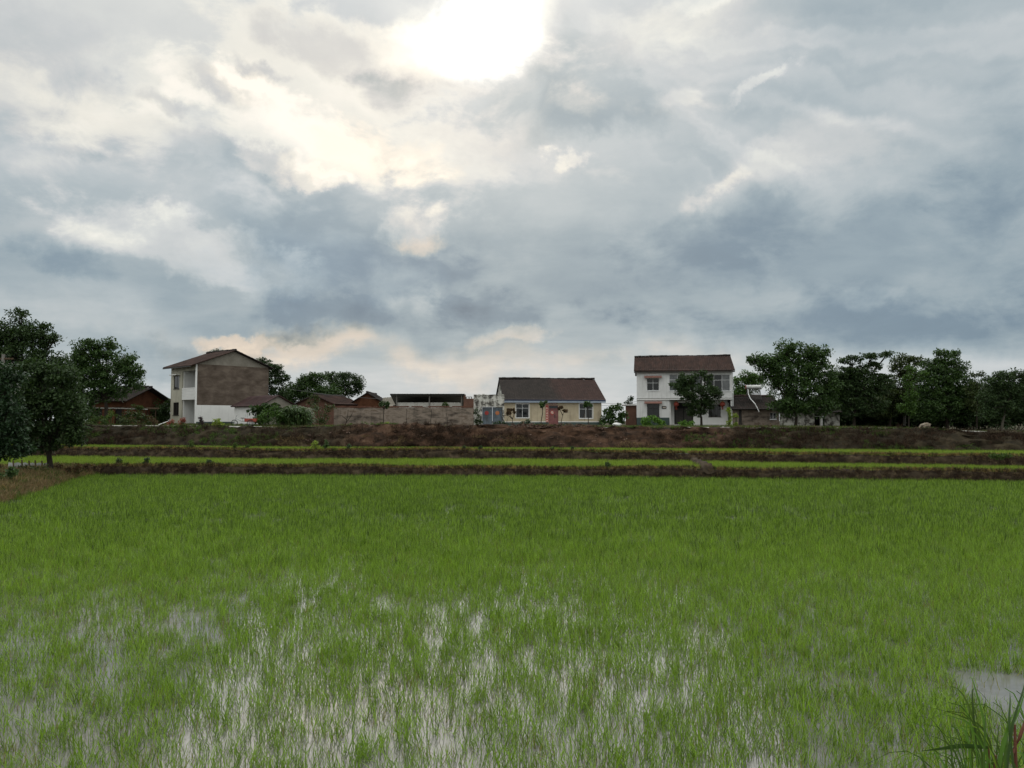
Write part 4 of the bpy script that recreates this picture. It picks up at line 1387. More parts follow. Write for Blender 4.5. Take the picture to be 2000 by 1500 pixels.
def lobe_clusters(lobes, k, cr, rs):
    cs, rr = [], []
    for (c, a, b_, dd) in lobes:
        m = max(5, int(k * a * b_ * 1.3))
        d = rs.normal(0, 1, (m, 3))
        d /= np.linalg.norm(d, axis=1)[:, None]
        q = rs.uniform(.15, 1.0, (m, 1)) ** .5
        cs.append(np.array(c) + d * q * np.array([a, dd, b_]) * .92)
        rr.append(cr * rs.uniform(.55, 1.2, m))
    return np.concatenate(cs), np.concatenate(rr)


FULL = 2.7


def tree(name, label, cat, px, py, Y, lobes, mat, size=.30, k=5.0, cr=.75, per=40, tr=.16, bark='bark', group=None, seed=1, zb=None, aspect=.5, fork=.45, flat=.65, lean=0.0, trunk=True, droop=.25):
    rs = np.random.RandomState(seed)
    r = random.Random(seed)
    base = at(px, py, Y)
    if zb is not None:
        base.z = zb
    root = empty(name, base, 0, label, cat, group)
    lb = []
    for l in lobes:
        dy = l[4] if len(l) > 4 else 0
        p = at(l[0], l[1], Y + dy) - base
        a, b_ = l[2] * Y / F * (1.1 if trunk else 1), l[3] * Y / F * (1.1 if trunk else 1)
        lb.append(((p.x, p.y, p.z), a, b_, max(.5 * (a + b_) * .9, .3)))
    cs, rr = lobe_clusters(lb, k * (FULL if trunk else 1.4), cr * (1.12 if trunk else 1.05), rs)
    v = leaves(cs, rr, int(per * (1.25 if trunk else 1)), size * (.86 if trunk else 1), aspect, rs, flat, droop)
    q = np.arange(len(v)).reshape(-1, 4)
    link('crown' if trunk else 'foliage', np_mesh('crown', v, q, mat), root)
    mb = MB()
    if trunk:
        mass = np.array([l[0] for l in lb])
        ctr = mass.mean(0)
        zmin = min(l[0][2] - l[2] for l in lb)
        hf = max(.6, zmin + (ctr[2] - zmin) * fork)
        top = Vector((ctr[0] * .35 + lean, ctr[1] * .35, hf))
        pts = [Vector((0, 0, -.25)), Vector((0, 0, .05)), Vector((top.x * .3 + r.uniform(-.08, .08), top.y * .3, hf * .4)), Vector((top.x * .65 + r.uniform(-.1, .1), top.y * .7, hf * .72)), top]
        mb.tube(pts, [tr * 1.35, tr * 1.1, tr * .95, tr * .85, tr * .7], 8)
        for (c, a, b_, d_) in lb:
            c = Vector(c)
            mid = top.lerp(c, .5) + Vector((r.uniform(-.3, .3), r.uniform(-.3, .3), r.uniform(-.1, .4)))
            mb.tube([top, mid, c], [tr * .55, tr * .38, tr * .16], 6)
        i0 = 0
        for i in range(0, len(cs), 4):
            c = Vector(cs[i])
            j = min(range(len(lb)), key=lambda j: (Vector(lb[j][0]) - c).length)
            o = Vector(lb[j][0])
            mb.tube([o.lerp(top, .25), o.lerp(c, .5) + Vector((0, 0, r.uniform(-.15, .2))), c], [tr * .22, tr * .14, .012], 4, cap=False)
        mb.build('trunk', M[bark], root)
    else:
        for i in range(7):
            c = Vector(cs[r.randrange(len(cs))])
            mb.tube([(c.x * .3, c.y * .3, -.1), (c.x * .6, c.y * .6, max(.1, c.z) * .5), c], [.035, .025, .012], 5)
        mb.build('stem', M[bark], root)
    return root


RG = 'dark trees behind the road on the right'
# left side
tree('tree', 'tall leafy tree with a bare sprig on top at the left edge', 'tree', 40, 838, 62,
     [(38, 612, 13, 14), (20, 650, 42, 26), (70, 655, 40, 24), (98, 668, 24, 14), (-20, 680, 46, 40), (40, 700, 60, 34), (100, 715, 36, 30), (20, 750, 60, 36), (90, 765, 50, 34), (-40, 745, 40, 50), (128, 745, 26, 40), (60, 790, 60, 30), (140, 790, 30, 26)],
     M['leaf_dark'], .30, 6, .6, 42, .22, seed=3, zb=2.5)
tree('tree', 'round leafy tree in front of the adobe house roof at the left', 'tree', 207, 836, 76,
     [(170, 690, 32, 26), (208, 680, 28, 20), (238, 700, 26, 18), (258, 722, 20, 16), (180, 725, 34, 28), (225, 730, 34, 22), (256, 752, 22, 12), (150, 720, 26, 30), (200, 757, 42, 16), (150, 770, 22, 24), (182, 672, 14, 12), (185, 775, 30, 12), (226, 766, 26, 12), (165, 795, 20, 22), (262, 735, 14, 14)],
     M['leaf_mid'], .32, 5.5, .6, 40, .2, seed=5, zb=2.6)
tree('tree', 'nearest dark tree with straight trunk on the bank left of the paddy', 'tree', 99, 931, 41.5,
     [(70, 770, 40, 40), (110, 790, 40, 36), (140, 800, 28, 40), (60, 825, 46, 30), (115, 845, 42, 28), (150, 850, 18, 24), (30, 800, 34, 40), (90, 868, 24, 12), (125, 735, 30, 26), (70, 720, 36, 26), (50, 868, 30, 18)],
     M['leaf_dark'], .24, 10, .42, 42, .15, seed=7, zb=.35, fork=.2)
tree('tree', 'drooping blue-green tree cut off by the left edge above the plastic fence', 'tree', -60, 945, 37,
     [(-10, 760, 44, 44), (10, 815, 42, 40), (30, 860, 30, 30), (-20, 860, 46, 40), (16, 888, 24, 16), (50, 882, 10, 20), (-50, 800, 50, 60), (-60, 880, 40, 40), (20, 735, 26, 24)],
     M['leaf_blue'], .22, 10, .42, 42, .2, seed=9, zb=.35)
# behind the left house
tree('tree', 'feathery tree right behind the two-storey house with the brown gable', 'tree', 500, 826, 99,
     [(512, 712, 22, 12), (535, 722, 24, 14), (553, 742, 16, 12), (525, 748, 28, 18), (540, 770, 22, 14), (500, 730, 26, 22), (420, 688, 12, 6)],
     M['leaf_dark'], .30, 6, .6, 40, .2, seed=13, zb=ZL, flat=.4)
tree('tree', 'bushy green tree behind the brick gables left of the round-headed tree', 'tree', 605, 826, 104,
     [(600, 745, 20, 14), (620, 738, 20, 10), (575, 765, 26, 16), (612, 765, 34, 20), (640, 770, 26, 18), (560, 785, 24, 14)],
     M['leaf_mid'], .34, 6, .7, 40, .2, seed=15, zb=ZL)
tree('tree', 'darker round-headed tree with gaps behind the orange gable', 'tree', 672, 826, 108,
     [(645, 735, 12, 9), (664, 733, 9, 8), (675, 735, 10, 9), (692, 742, 16, 12), (705, 752, 10, 10), (660, 752, 26, 16), (685, 762, 22, 10), (652, 775, 22, 14), (668, 784, 18, 8)],
     M['leaf_dark'], .30, 6, .55, 40, .2, seed=17, zb=ZL)
# in front of the white house
tree('tree', 'dense dark tree standing right in front of the white house', 'tree', 1370, 832, 82.5,
     [(1345, 742, 26, 16), (1325, 755, 18, 16), (1370, 728, 9, 8), (1378, 735, 12, 12), (1350, 765, 32, 20), (1385, 765, 20, 20), (1360, 790, 26, 16), (1398, 772, 11, 12), (1385, 788, 14, 12), (1348, 806, 10, 6), (1366, 805, 16, 8)],
     M['leaf_dark'], .26, 7, .42, 42, .13, seed=19, zb=ZV, fork=.1)
# right group
tree('tree', 'largest broad tree right of the white house over the grey roof', 'tree', 1554, 842, 80,
     [(1535, 678, 18, 12), (1560, 690, 40, 20), (1600, 690, 24, 14), (1500, 705, 32, 20), (1475, 700, 14, 11), (1540, 725, 50, 28), (1600, 725, 36, 26), (1510, 738, 20, 18), (1560, 760, 56, 24), (1620, 755, 22, 24), (1550, 790, 46, 22), (1600, 790, 36, 20), (1532, 790, 18, 12)],
     M['leaf_mid'], .33, 5.5, .62, 40, .17, group=RG, seed=23, zb=ZV, fork=.08)
tree('tree', 'spreading flat-topped silk tree reaching over to a thin branch', 'tree', 1668, 840, 82,
     [(1660, 703, 26, 7), (1700, 696, 28, 6), (1732, 691, 18, 5), (1672, 722, 32, 14), (1712, 715, 20, 8), (1655, 750, 30, 24), (1690, 758, 34, 20), (1660, 790, 38, 24), (1700, 792, 34, 20), (1640, 780, 20, 20), (1650, 735, 30, 18), (1690, 738, 32, 18), (1728, 748, 20, 20), (1636, 745, 18, 22)],
     M['leaf_dark'], .30, 6.5, .55, 42, .15, group=RG, seed=25, zb=ZV, flat=.45)
tree('tree', 'dark upright tree directly left of the concrete pole', 'tree', 1738, 838, 87,
     [(1765, 702, 22, 8), (1790, 706, 16, 9), (1758, 722, 20, 16), (1785, 735, 26, 16), (1745, 760, 28, 24), (1770, 790, 34, 24), (1720, 790, 30, 24)],
     M['leaf_olive'], .32, 6, .6, 40, .13, group=RG, seed=27, zb=ZV)
tree('tree', 'slender pale green tree catching light near the concrete pole', 'tree', 1775, 839, 78,
     [(1772, 745, 8, 18), (1780, 720, 7, 10), (1776, 772, 13, 14), (1770, 790, 16, 14), (1782, 800, 12, 10), (1797, 730, 10, 8)],
     M['leaf_bright'], .26, 8, .45, 36, .07, 'bark', group=RG, seed=29, zb=ZV)
tree('tree', 'tall bushy tree with a bent crest above the grazing goat', 'tree', 1850, 838, 84,
     [(1838, 688, 12, 4), (1852, 692, 12, 7), (1866, 690, 6, 3), (1848, 706, 22, 12), (1822, 716, 26, 16), (1876, 716, 16, 12), (1850, 735, 42, 20), (1820, 760, 36, 26), (1870, 765, 36, 26), (1845, 795, 52, 26), (1890, 800, 30, 24), (1810, 800, 26, 24)],
     M['leaf_mid'], .32, 6, .6, 40, .17, group=RG, seed=31, zb=ZV)
tree('tree', 'thin wispy tree with see-through crown towards the right edge', 'tree', 1908, 840, 82,
     [(1902, 732, 8, 5), (1918, 730, 10, 4), (1905, 750, 16, 10), (1912, 770, 16, 12), (1900, 790, 18, 16), (1898, 762, 18, 14), (1924, 778, 18, 14)],
     M['leaf_olive'], .26, 6, .5, 22, .08, group=RG, seed=33, zb=ZV)
tree('tree', 'wide dark tree with pale trunk at the right edge', 'tree', 1956, 845, 72,
     [(1960, 735, 26, 9), (1985, 730, 20, 7), (2010, 735, 26, 12), (1945, 750, 30, 16), (1985, 760, 40, 22), (1935, 780, 26, 20), (1975, 795, 40, 20), (2020, 790, 36, 30), (1930, 808, 24, 14), (2050, 750, 40, 30)],
     M['leaf_dark'], .27, 7, .5, 42, .11, 'bark_pale', group=RG, seed=35, zb=float(zroad(40)) - .1)
tree('tree', 'light green tree glimpsed between the white house and the tank', 'tree', 1445, 830, 101,
     [(1440, 748, 12, 10), (1460, 738, 16, 14), (1452, 765, 22, 14), (1475, 745, 18, 18), (1435, 772, 10, 10)],
     M['leaf_bright'], .34, 6, .7, 38, .15, seed=37, zb=ZV)
for i, (px, Y, lab) in enumerate(((1618, 90, 'dark undergrowth thicket behind the white pillar'), (1655, 93, 'dark undergrowth thicket between the largest tree and the silk tree'), (1725, 93, 'dark undergrowth thicket left of the concrete pole'), (1800, 93, 'dark undergrowth thicket right of the concrete pole'), (1870, 93, 'dark undergrowth thicket under the bent crest'), (1940, 88, 'dark undergrowth thicket left of the pale trunk'), (1690, 91, 'dark undergrowth thicket under the silk tree'),
                                  (1760, 92, 'dark undergrowth thicket behind the concrete pole'), (1835, 90, 'dark undergrowth thicket behind the goat'),
                                  (1905, 90, 'dark undergrowth thicket below the wispy tree'), (1980, 82, 'dark undergrowth thicket behind the pale trunk'))):
    tree('thicket', lab, 'thicket', px, 838, Y, [(px - 26, 814, 34, 24), (px + 24, 812, 34, 24), (px, 788, 42, 28), (px - 30, 795, 24, 22), (px + 10, 768, 28, 18)], M['leaf_dark'], .42, 5.5, .9, 44, trunk=False, group='undergrowth below the right trees', seed=50 + i, zb=ZV - .3)


def shrub(name, label, px, py, Y, lobes, mat, size=.2, k=9, cr=.35, per=34, seed=1, zb=None, group=None, aspect=.5, cat='shrub', flat=.8):
    return tree(name, label, cat, px, py, Y, lobes, mat, size, k, cr, per, trunk=False, seed=seed, zb=zb, group=group, aspect=aspect, flat=flat, bark='stem')


shrub('shrub', 'dark hedge between the adobe house and the left house', 320, 826, 90, [(314, 798, 13, 20), (328, 797, 12, 18), (320, 816, 18, 12)], M['leaf_dark'], .30, 14, .6, seed=61, zb=ZL)
shrub('shrub', 'low clipped green shrub mound in front of the lean-to', 216, 830, 74, [(216, 812, 16, 9), (208, 818, 12, 8)], M['weed'], seed=62, zb=2.75)
shrub('shrub', 'broad green shrub right of the mound under the lean-to posts', 243, 830, 73, [(243, 816, 14, 8), (256, 822, 14, 6), (238, 824, 12, 6)], M['leaf_olive'], seed=63, zb=2.75)
shrub('shrub', 'dark shrub mass at the left end of the adobe house wall', 172, 832, 78, [(165, 805, 20, 18), (182, 815, 18, 14), (150, 815, 20, 16)], M['leaf_dark'], .26, 11, .5, seed=161, zb=2.7)
shrub('shrub', 'dark shrub mass under the lean-to edge at the right', 280, 832, 76, [(270, 815, 16, 10), (288, 820, 14, 10), (255, 812, 12, 8)], M['leaf_olive'], .24, 11, .45, seed=162, zb=2.72)
shrub('shrub', 'pale flowering shrub below the round leafy tree', 187, 832, 71, [(186, 818, 9, 8), (180, 826, 12, 6), (203, 824, 5, 8)], M['weed'], seed=64, zb=2.72)
shrub('shrub', 'wide low weeds at the left end of the road', 160, 836, 69, [(150, 826, 26, 8), (180, 832, 20, 5), (125, 830, 16, 10)], M['leaf_olive'], seed=65, zb=2.7)
shrub('shrub', 'brownish withered shrub beside the white leaning pole', 299, 832, 74, [(296, 820, 8, 8), (302, 826, 7, 6)], M['leaf_brown'], .16, seed=66, zb=2.75)
shrub('shrub', 'thin vines on the lean-to roof corner', 272, 800, 79, [(266, 793, 8, 5), (276, 797, 8, 3)], M['weed'], .15, seed=67, zb=4.3)
shrub('shrub', 'red-leaved bush at the corner of the left house', 333, 833, 71, [(333, 823, 5, 4), (330, 828, 4, 4)], M['leaf_red'], .13, 30, .22, 26, seed=68, zb=2.72)
shrub('shrub', 'taller red-leaved bush before the balcony entrance', 357, 833, 71, [(356, 820, 6, 4), (354, 825, 5, 4), (360, 822, 3, 3)], M['leaf_red'], .13, 30, .22, 28, seed=69, zb=2.72)
shrub('sapling', 'thin purple sapling before the white lower wall', 393, 836, 69, [(393, 817, 2.5, 2), (394, 822, 3, 3), (393, 829, 4, 6)], M['leaf_purple'], .13, 40, .2, 26, seed=70, zb=2.68, cat='sapling')
shrub('shrub', 'bright yellow-green spiky shrub before the white wall', 426, 835, 70, [(420, 826, 4, 8), (427, 824, 4, 9), (432, 829, 4, 5), (424, 832, 9, 4)], M['leaf_lime'], .17, 22, .22, 30, seed=71, zb=2.7)
shrub('shrub', 'dark low shrub along the plinth of the white wall', 404, 833, 72, [(396, 829, 12, 3), (414, 829, 8, 3)], M['leaf_purple'], .15, 24, .2, 26, seed=72, zb=2.72)
shrub('shrub', 'broad-leaved dark shrub beside the annex window', 505, 830, 74, [(512, 798, 18, 9), (496, 802, 12, 5), (526, 802, 14, 9), (510, 814, 14, 12), (545, 800, 14, 8)], M['leaf_dark'], .42, 12, .5, 22, seed=73, zb=2.75, aspect=.75)
shrub('shrub', 'yellow-flowering shrub left of the corn bush', 520, 833, 72, [(536, 802, 13, 8), (522, 808, 18, 11), (508, 820, 16, 11), (535, 818, 16, 12), (548, 812, 12, 12)], M['leaf_bright'], .18, 13, .35, 34, seed=74, zb=2.72)
shrub('shrub', 'ivy clump overgrowing the brick house roof', 615, 800, 90.5, [(614, 778, 9, 7), (612, 786, 10, 6)], M['leaf_olive'], .24, 12, .4, 34, seed=75, zb=4.3)
shrub('shrub', 'dark ivy column at the left end of the long wall', 630, 833, 77.5, [(632, 800, 14, 8), (618, 798, 12, 8), (636, 815, 10, 16), (622, 818, 8, 12), (645, 795, 8, 5)], M['leaf_olive'], .22, 10, .4, 26, seed=76, zb=2.6)
shrub('shrub', 'low flowering weeds at the foot of the long wall', 718, 836, 74, [(715, 829, 18, 5), (735, 828, 12, 6), (690, 832, 14, 4)], M['weed'], .16, 16, .25, 30, seed=77, zb=2.75)
shrub('shrub', 'small pale weed right of the thin tree at the wall', 756, 836, 74, [(755, 829, 4, 5), (757, 834, 4, 3)], M['leaf_lime'], .14, 30, .2, 26, seed=78, zb=2.75)
shrub('shrub', 'dark climbing plant on the left pillar of the blue gate', 932, 833, 81, [(930, 806, 5, 8), (932, 818, 6, 9), (936, 826, 5, 5)], M['leaf_dark'], .2, 20, .3, 30, seed=79, zb=ZV)
shrub('shrub', 'green tuft growing on the coping behind the long wall', 870, 795, 80, [(868, 789, 4, 4), (872, 792, 3, 4)], M['weed'], .16, 30, .22, 26, seed=80, zb=4.4)
shrub('shrub', 'grey-green leafy plants at the right side of the blue gate', 978, 836, 76, [(974, 829, 10, 5), (984, 826, 8, 5), (990, 832, 8, 4)], M['leaf_blue'], .22, 20, .28, 22, seed=81, zb=ZV - .05, aspect=.7)
shrub('shrub', 'spiky blue-green plant under the left window of the yellow house', 1026, 836, 76, [(1020, 827, 8, 5), (1030, 825, 7, 6), (1026, 832, 11, 4)], M['leaf_blue'], .24, 20, .28, 24, seed=82, zb=ZV - .05, aspect=.3)
shrub('shrub', 'big leafy green bush right of the yellow house', 1198, 832, 89, [(1188, 803, 14, 10), (1205, 798, 14, 8), (1214, 808, 12, 10), (1195, 817, 22, 11), (1216, 820, 12, 9), (1180, 822, 10, 8)], M['leaf_mid'], .30, 9, .45, 36, seed=83, zb=ZV, aspect=.65)
shrub('shrub', 'thin dark bush top behind the brick shed', 1236, 800, 97, [(1236, 780, 8, 5), (1230, 787, 9, 5)], M['leaf_dark'], .24, 12, .4, 30, seed=84, zb=ZV)
shrub('shrub', 'bright green leafy bush under the left window of the white house', 1272, 836, 79, [(1262, 822, 10, 9), (1276, 817, 10, 7), (1288, 824, 12, 7), (1268, 831, 18, 5), (1300, 832, 12, 4)], M['leaf_fresh'], .30, 14, .35, 30, seed=85, zb=ZV - .05, aspect=.6)
shrub('hedge', 'low bright green hedge strip along the slope edge before the white house', 1290, 838, 73, [(1262, 835, 14, 3), (1290, 836, 18, 3), (1320, 836, 18, 3), (1345, 836, 16, 3)], M['leaf_fresh'], .16, 18, .25, 34, seed=86, zb=ZV - .05, cat='hedge')
shrub('shrub', 'fresh green plants left of the tree trunk before the white house', 1340, 836, 78, [(1332, 827, 12, 5), (1350, 825, 10, 6), (1345, 831, 18, 4)], M['leaf_fresh'], .24, 16, .3, 32, seed=87, zb=ZV - .05)
for i, (px, py, lab) in enumerate(((1424, 795, 'taller climbing bean plant with pale blossoms at the corner of the white house'), (1437, 806, 'shorter flowering plant beside the dark door of the grey house'))):
    shrub('bean_plant', lab, px, 833, 78, [(px, py + 6, 4, 8), (px + 1, py + 18, 5, 8), (px, py + 29, 5, 7)], M['leaf_lime'], .18, 26, .25, 30, seed=88 + i, zb=ZV, cat='climbing plant', group='flowering plants at the corner of the white house')
shrub('shrub', 'yellow-leaved plant patch spilling down the slope', 1174, 846, 61.5, [(1165, 838, 10, 3.5), (1176, 841, 10, 4), (1186, 846, 8, 4), (1158, 836, 5, 3)], M['leaf_yellow'], .13, 40, .22, 26, seed=91, zb=2.3)
shrub('shrub', 'withered brown bush on the slope edge right of the stones', 1500, 840, 64, [(1496, 836, 12, 5), (1512, 838, 12, 4)], M['leaf_brown'], .16, 18, .25, 30, seed=92, zb=2.55)
shrub('shrub', 'olive scrub at the foot of the grey house', 1532, 840, 66, [(1525, 835, 14, 5), (1545, 838, 12, 4)], M['leaf_olive'], .18, 16, .28, 30, seed=93, zb=2.6)
shrub('shrub', 'low bush lying over the upper bank at the right', 1952, 892, 43.5, [(1948, 890, 12, 4), (1962, 890, 8, 3), (1938, 891, 8, 2.5)], M['weed'], .13, 40, .18, 32, seed=94, zb=1.1)
shrub('shrub', 'green bush under the plastic fence at the left edge', 15, 948, 34, [(12, 925, 22, 10), (30, 918, 12, 8), (0, 938, 24, 10)], M['leaf_mid'], .15, 20, .25, 32, seed=95, zb=.4)
shrub('shrub', 'scrubby bush beside the nearest trunk on the left bank', 65, 930, 40, [(60, 912, 22, 8), (78, 918, 16, 10), (46, 920, 14, 10)], M['leaf_olive'], .15, 18, .25, 30, seed=96, zb=.4)
shrub('shrub', 'dry brown thicket right of the nearest trunk on the left bank', 140, 926, 42, [(125, 912, 18, 9), (150, 913, 20, 8), (178, 912, 18, 6), (140, 922, 24, 5)], M['leaf_brown'], .15, 18, .25, 30, seed=97, zb=.4)


def corn(label, px0, px1, pyt, Y, n_, seed, zb):
    r = random.Random(seed)
    root = empty('corn_bush', Vector((at((px0 + px1) / 2, 822, Y).x, Y, zb)), 0, label, 'crop')
    st, lf = MB(), MB()
    x0, x1 = at(px0, 822, Y).x - root.location.x, at(px1, 822, Y).x - root.location.x
    H_ = at(1000, pyt, Y).z - zb
    for i in range(n_):
        t_ = r.random()
        x, y = x0 + (x1 - x0) * t_, r.uniform(-1.2, 1.4)
        h = H_ * r.uniform(.75, 1.02) * (1 - .35 * abs(t_ - .5) ** 1.5 * 2)
        st.tube([(x, y, -.1), (x + r.uniform(-.1, .1), y, h * .8)], [.022, .012], 4)
        for j in range(9):
            z = h * (.15 + .85 * j / 9)
            a = r.uniform(0, 6.28)
            L = r.uniform(.5, .8)
            dx, dy = math.cos(a), math.sin(a)
            pts = [(x + dx * L * q, y + dy * L * q, z + L * (.75 * q - .95 * q * q)) for q in (0, .3, .6, 1)]
            lf.blade(pts, [.06, .11, .09, .01], (-dy, dx, .2))
    lf.build('foliage', M['leaf_mid'], root)
    st.build('stem', M['stem'], root)


corn('thick stand of tall green corn left of the ivy column', 543, 606, 789, 73, 190, 101, 2.72)


def pollard(label, px, pyb, Y, arms, mat, seed, zb, tr=.055, group=None):
    """cut-back young tree: a thin trunk, arms, a tuft of leaves on each arm end"""
    rs = np.random.RandomState(seed)
    base = at(px, pyb, Y)
    base.z = zb
    root = empty('pollarded_tree', base, 0, label, 'young tree', group)
    mb = MB()
    cs, rr = [], []
    for (pts, tuft) in arms:
        P_ = [at(a, b_, Y) - base for a, b_ in pts]
        if pts[0][1] > pyb - 2:
            P_[0] = Vector((P_[0].x, 0, -.1))
        mb.tube(P_, [tr * (1 - .5 * i / (len(P_) - 1)) for i in range(len(P_))], 6)
        if tuft:
            for _ in range(3):
                cs.append(np.array(P_[-1]) + rs.normal(0, .14, 3))
                rr.append(tuft * Y / F)
    mb.build('trunk', M['bark'], root)
    if cs:
        v = leaves(np.array(cs), np.array(rr), 40, .26, .5, rs, 1.0)
        link('crown', np_mesh('crown', v, np.arange(len(v)).reshape(-1, 4), mat), root)
    return root


PG = 'cut-back young trees in front of the yellow house'
zp = ZV - .05
pollard('slim curved young tree left of the red couplet', 1056, 832, 76, [([(1056, 832), (1057, 822), (1059.5, 808), (1060, 796), (1060, 790)], 3.5), ([(1060, 796), (1062, 789), (1066, 786)], 3), ([(1060, 800), (1056, 790)], 2.5)], M['leaf_mid'], 111, zp, group=PG)
pollard('forked young tree with two brown tufts right of the red door', 1095, 834, 76, [([(1095, 834), (1096.5, 822), (1099, 811)], 0), ([(1099, 811), (1095, 803), (1093, 797)], 2.8), ([(1099, 811), (1101, 805), (1104, 801)], 3.2)], M['leaf_brown'], 112, zp, .045, PG)
pollard('young tree with a green top in front of the right window', 1149, 833, 76, [([(1149, 833), (1149, 815), (1148, 798), (1147, 790)], 4.5), ([(1148, 800), (1142, 791)], 3), ([(1148, 800), (1153, 790)], 3.5)], M['leaf_mid'], 113, zp, .05, PG)
pollard('forked young tree with a brown tuft before the meter niche', 1001, 834, 76, [([(1001, 834), (1001, 822), (1001, 818)], 0), ([(1001, 818), (996, 811), (993, 804)], 2.6), ([(1001, 818), (1004, 810), (1004, 801)], 2.6), ([(1001, 819), (994, 812), (981, 811.5)], 0)], M['leaf_brown'], 114, zp, .045, PG)
pollard('bare dark sapling leaning at the right of the blue gate', 984, 834, 76, [([(988, 834), (984, 824), (978, 812), (974, 800)], 0), ([(984, 824), (981, 812), (980, 801)], 0), ([(988, 834), (990, 822), (994, 814)], 0)], M['leaf_dark'], 115, zp, .03, PG)
pollard('thin tree with dark top in front of the long wall', 749, 836, 75, [([(749, 836), (749, 815), (750, 796), (751, 788)], 5), ([(750, 800), (744, 789)], 3.5), ([(750, 800), (757, 790)], 3.5)], M['leaf_dark'], 116, zp + .05, .045)
pollard('leafless thin sapling before the left part of the long wall', 678, 838, 73, [([(674, 838), (676, 826), (679, 812), (680, 800)], 0), ([(676, 826), (686, 812), (693, 796)], 0), ([(677, 820), (668, 812), (652, 813)], 0)], M['leaf_dark'], 117, zp + .1, .04)

# saplings and weeds standing on the banks: each its own plant
BG = 'weeds growing on the terrace banks'
for i, (px, py, hpx, lab, mat) in enumerate((
        (372, 876, 14, 'leafiest weed on the upper bank at the left', 'weed'), (460, 878, 12, 'rounded weed on the upper bank right of the leafiest one', 'weed'),
        (482, 878, 8, 'smallest weed beside the rounded one on the upper bank', 'weed'), (615, 880, 17, 'yellowish fluffy weed on the upper bank before the ivy column', 'leaf_lime'),
        (636, 880, 20, 'tall thin weed next to the yellowish fluffy one', 'leaf_mid'), (681, 879, 11, 'dark upright weed on the upper bank before the long wall', 'leaf_dark'),
        (905, 880, 8, 'small dark weed on the upper bank below the blue gate', 'leaf_dark'), (938, 880, 9, 'dark pointed weed on the upper bank just right of a smaller one', 'leaf_dark'),
        (1186, 913, 9, 'small dark weed on the lower bank below the yellow patch', 'leaf_dark'), (286, 906, 10, 'dark weed on the lower bank near the left end', 'leaf_dark'),
        (232, 908, 12, 'broad dark weed on the lower bank left of another', 'leaf_olive'), (408, 906, 7, 'lone short weed on the lower bank', 'leaf_dark'),
        (1078, 882, 9, 'thin weed on the upper bank below the red door', 'weed'), (1117, 882, 9, 'dark thin weed on the upper bank below the right yellow wall', 'leaf_dark'))):
    z = 1.22 if py < 890 else .64
    Y = float((yb2 if py < 890 else yb1)(0)) + .8
    p = unproj(px, py, z)
    Y = float((yb2 if py < 890 else yb1)(p.x)) + .75
    w_ = hpx * (.55 if mat in ('weed', 'leaf_lime', 'leaf_olive') else .28)
    shrub('bank_weed', lab, px, py, Y, [(px, py - hpx * .35, w_, hpx * .4), (px + 1, py - hpx * .8, w_ * .5, hpx * .3)], M[mat], .11, 120, .13, 26, seed=130 + i, zb=z, group=BG, cat='weed')

# ------------------------------------------------------------------ rice and grass (countless)
NR = [tuft_mesh('rice_tuft', 6, .11, .27, .0078, .34, 5, M['rice'], 200 + i, .5, .012) for i in range(9)] + [tuft_mesh('rice_tuft', 5, .12, .22, .0074, .60, 5, M['rice'], 220 + i, .5, .014) for i in range(6)] + \
     [tuft_mesh('rice_tuft', 4, .13, .18, .0075, .9, 4, M['rice_old'], 240 + i, .5, .014) for i in range(2)]
FRC = [tuft_mesh('rice_patch', 30, .30, .27, .0125, .48, 3, M['rice'], 260 + i) for i in range(6)]
FRY = [tuft_mesh('rice_patch', 30, .30, .27, .0125, .48, 3, M['rice_young_backlit'], 270 + i) for i in range(5)]


def sample(n_, ylo, yhi, rs, marg=1.5):
    """points spread evenly over the part of a field the camera can see"""
    y = np.sqrt(rs.uniform(ylo ** 2, yhi ** 2, n_))
    x = rs.uniform(-1, 1, n_) * (y * .69 + marg)
    return x, y


rs = np.random.RandomState(5)
P1, S1 = [], []


def rice_ok(x, y):
    return (x > left_edge(y) + .35 + .3 * fbm(y * .6, y * 0, 77)) & (y < yb1(x) - .12) & (y > 4.6)


def thick(x, y):
    """patchiness of the sowing"""
    a = fbm(x * .45, y * .30, 31, 4) * .26 + fbm(x * 3.6, y * 1.5, 35, 3) * .74
    return a


x, y = sample(88000, 4.8, 25, rs)
th = thick(x, y)
keep = rice_ok(x, y) & (rs.uniform(0, 1, len(x)) < np.clip(.80 + .12 * (y < 11) + th * 1.0 - .24 * np.exp(-((x + 4.5) / 6) ** 2 - ((y - 14) / 5.5) ** 2) + (y - 9.0) * .05 + np.clip((x + 1) * .05, -.16, .16), .14, 1) * np.clip((25 - y) / 7, .12, 1))
# open water at the lower right corner and a few clear lanes
keep &= ~((x - 6.0) ** 2 / .6 + (y - 8.6) ** 2 / 2.0 < 1) | (rs.uniform(0, 1, len(x)) < .06)
x, y = x[keep], y[keep]
P_near = np.stack([x, y, np.full(len(x), -.01)], 1)
s_near = rs.uniform(.65, 1.15, len(x)) * np.clip(1 + .30 * thick(x * .8 + 9, y * .8), .7, 1.25)
scatter('rice_plants', P_near, NR, s_near, 'young green rice seedlings standing in the near muddy water', 'rice', .10, 3)
x, y = sample(19000, 15.5, 46, rs, 2.0)
th = thick(x, y)
keep = rice_ok(x, y) & (rs.uniform(0, 1, len(x)) < np.clip(1.0 + th * .9 + (y - 20) * .06, .35, 1) * np.clip((y - 15) / 8, 0, 1))
x, y = x[keep], y[keep]
scatter('rice_plants', np.stack([x, y, np.full(len(x), -.01)], 1), FRC, rs.uniform(.8, 1.15, len(x)), 'dense green rice covering the far part of the near paddy', 'rice', .06, 4)


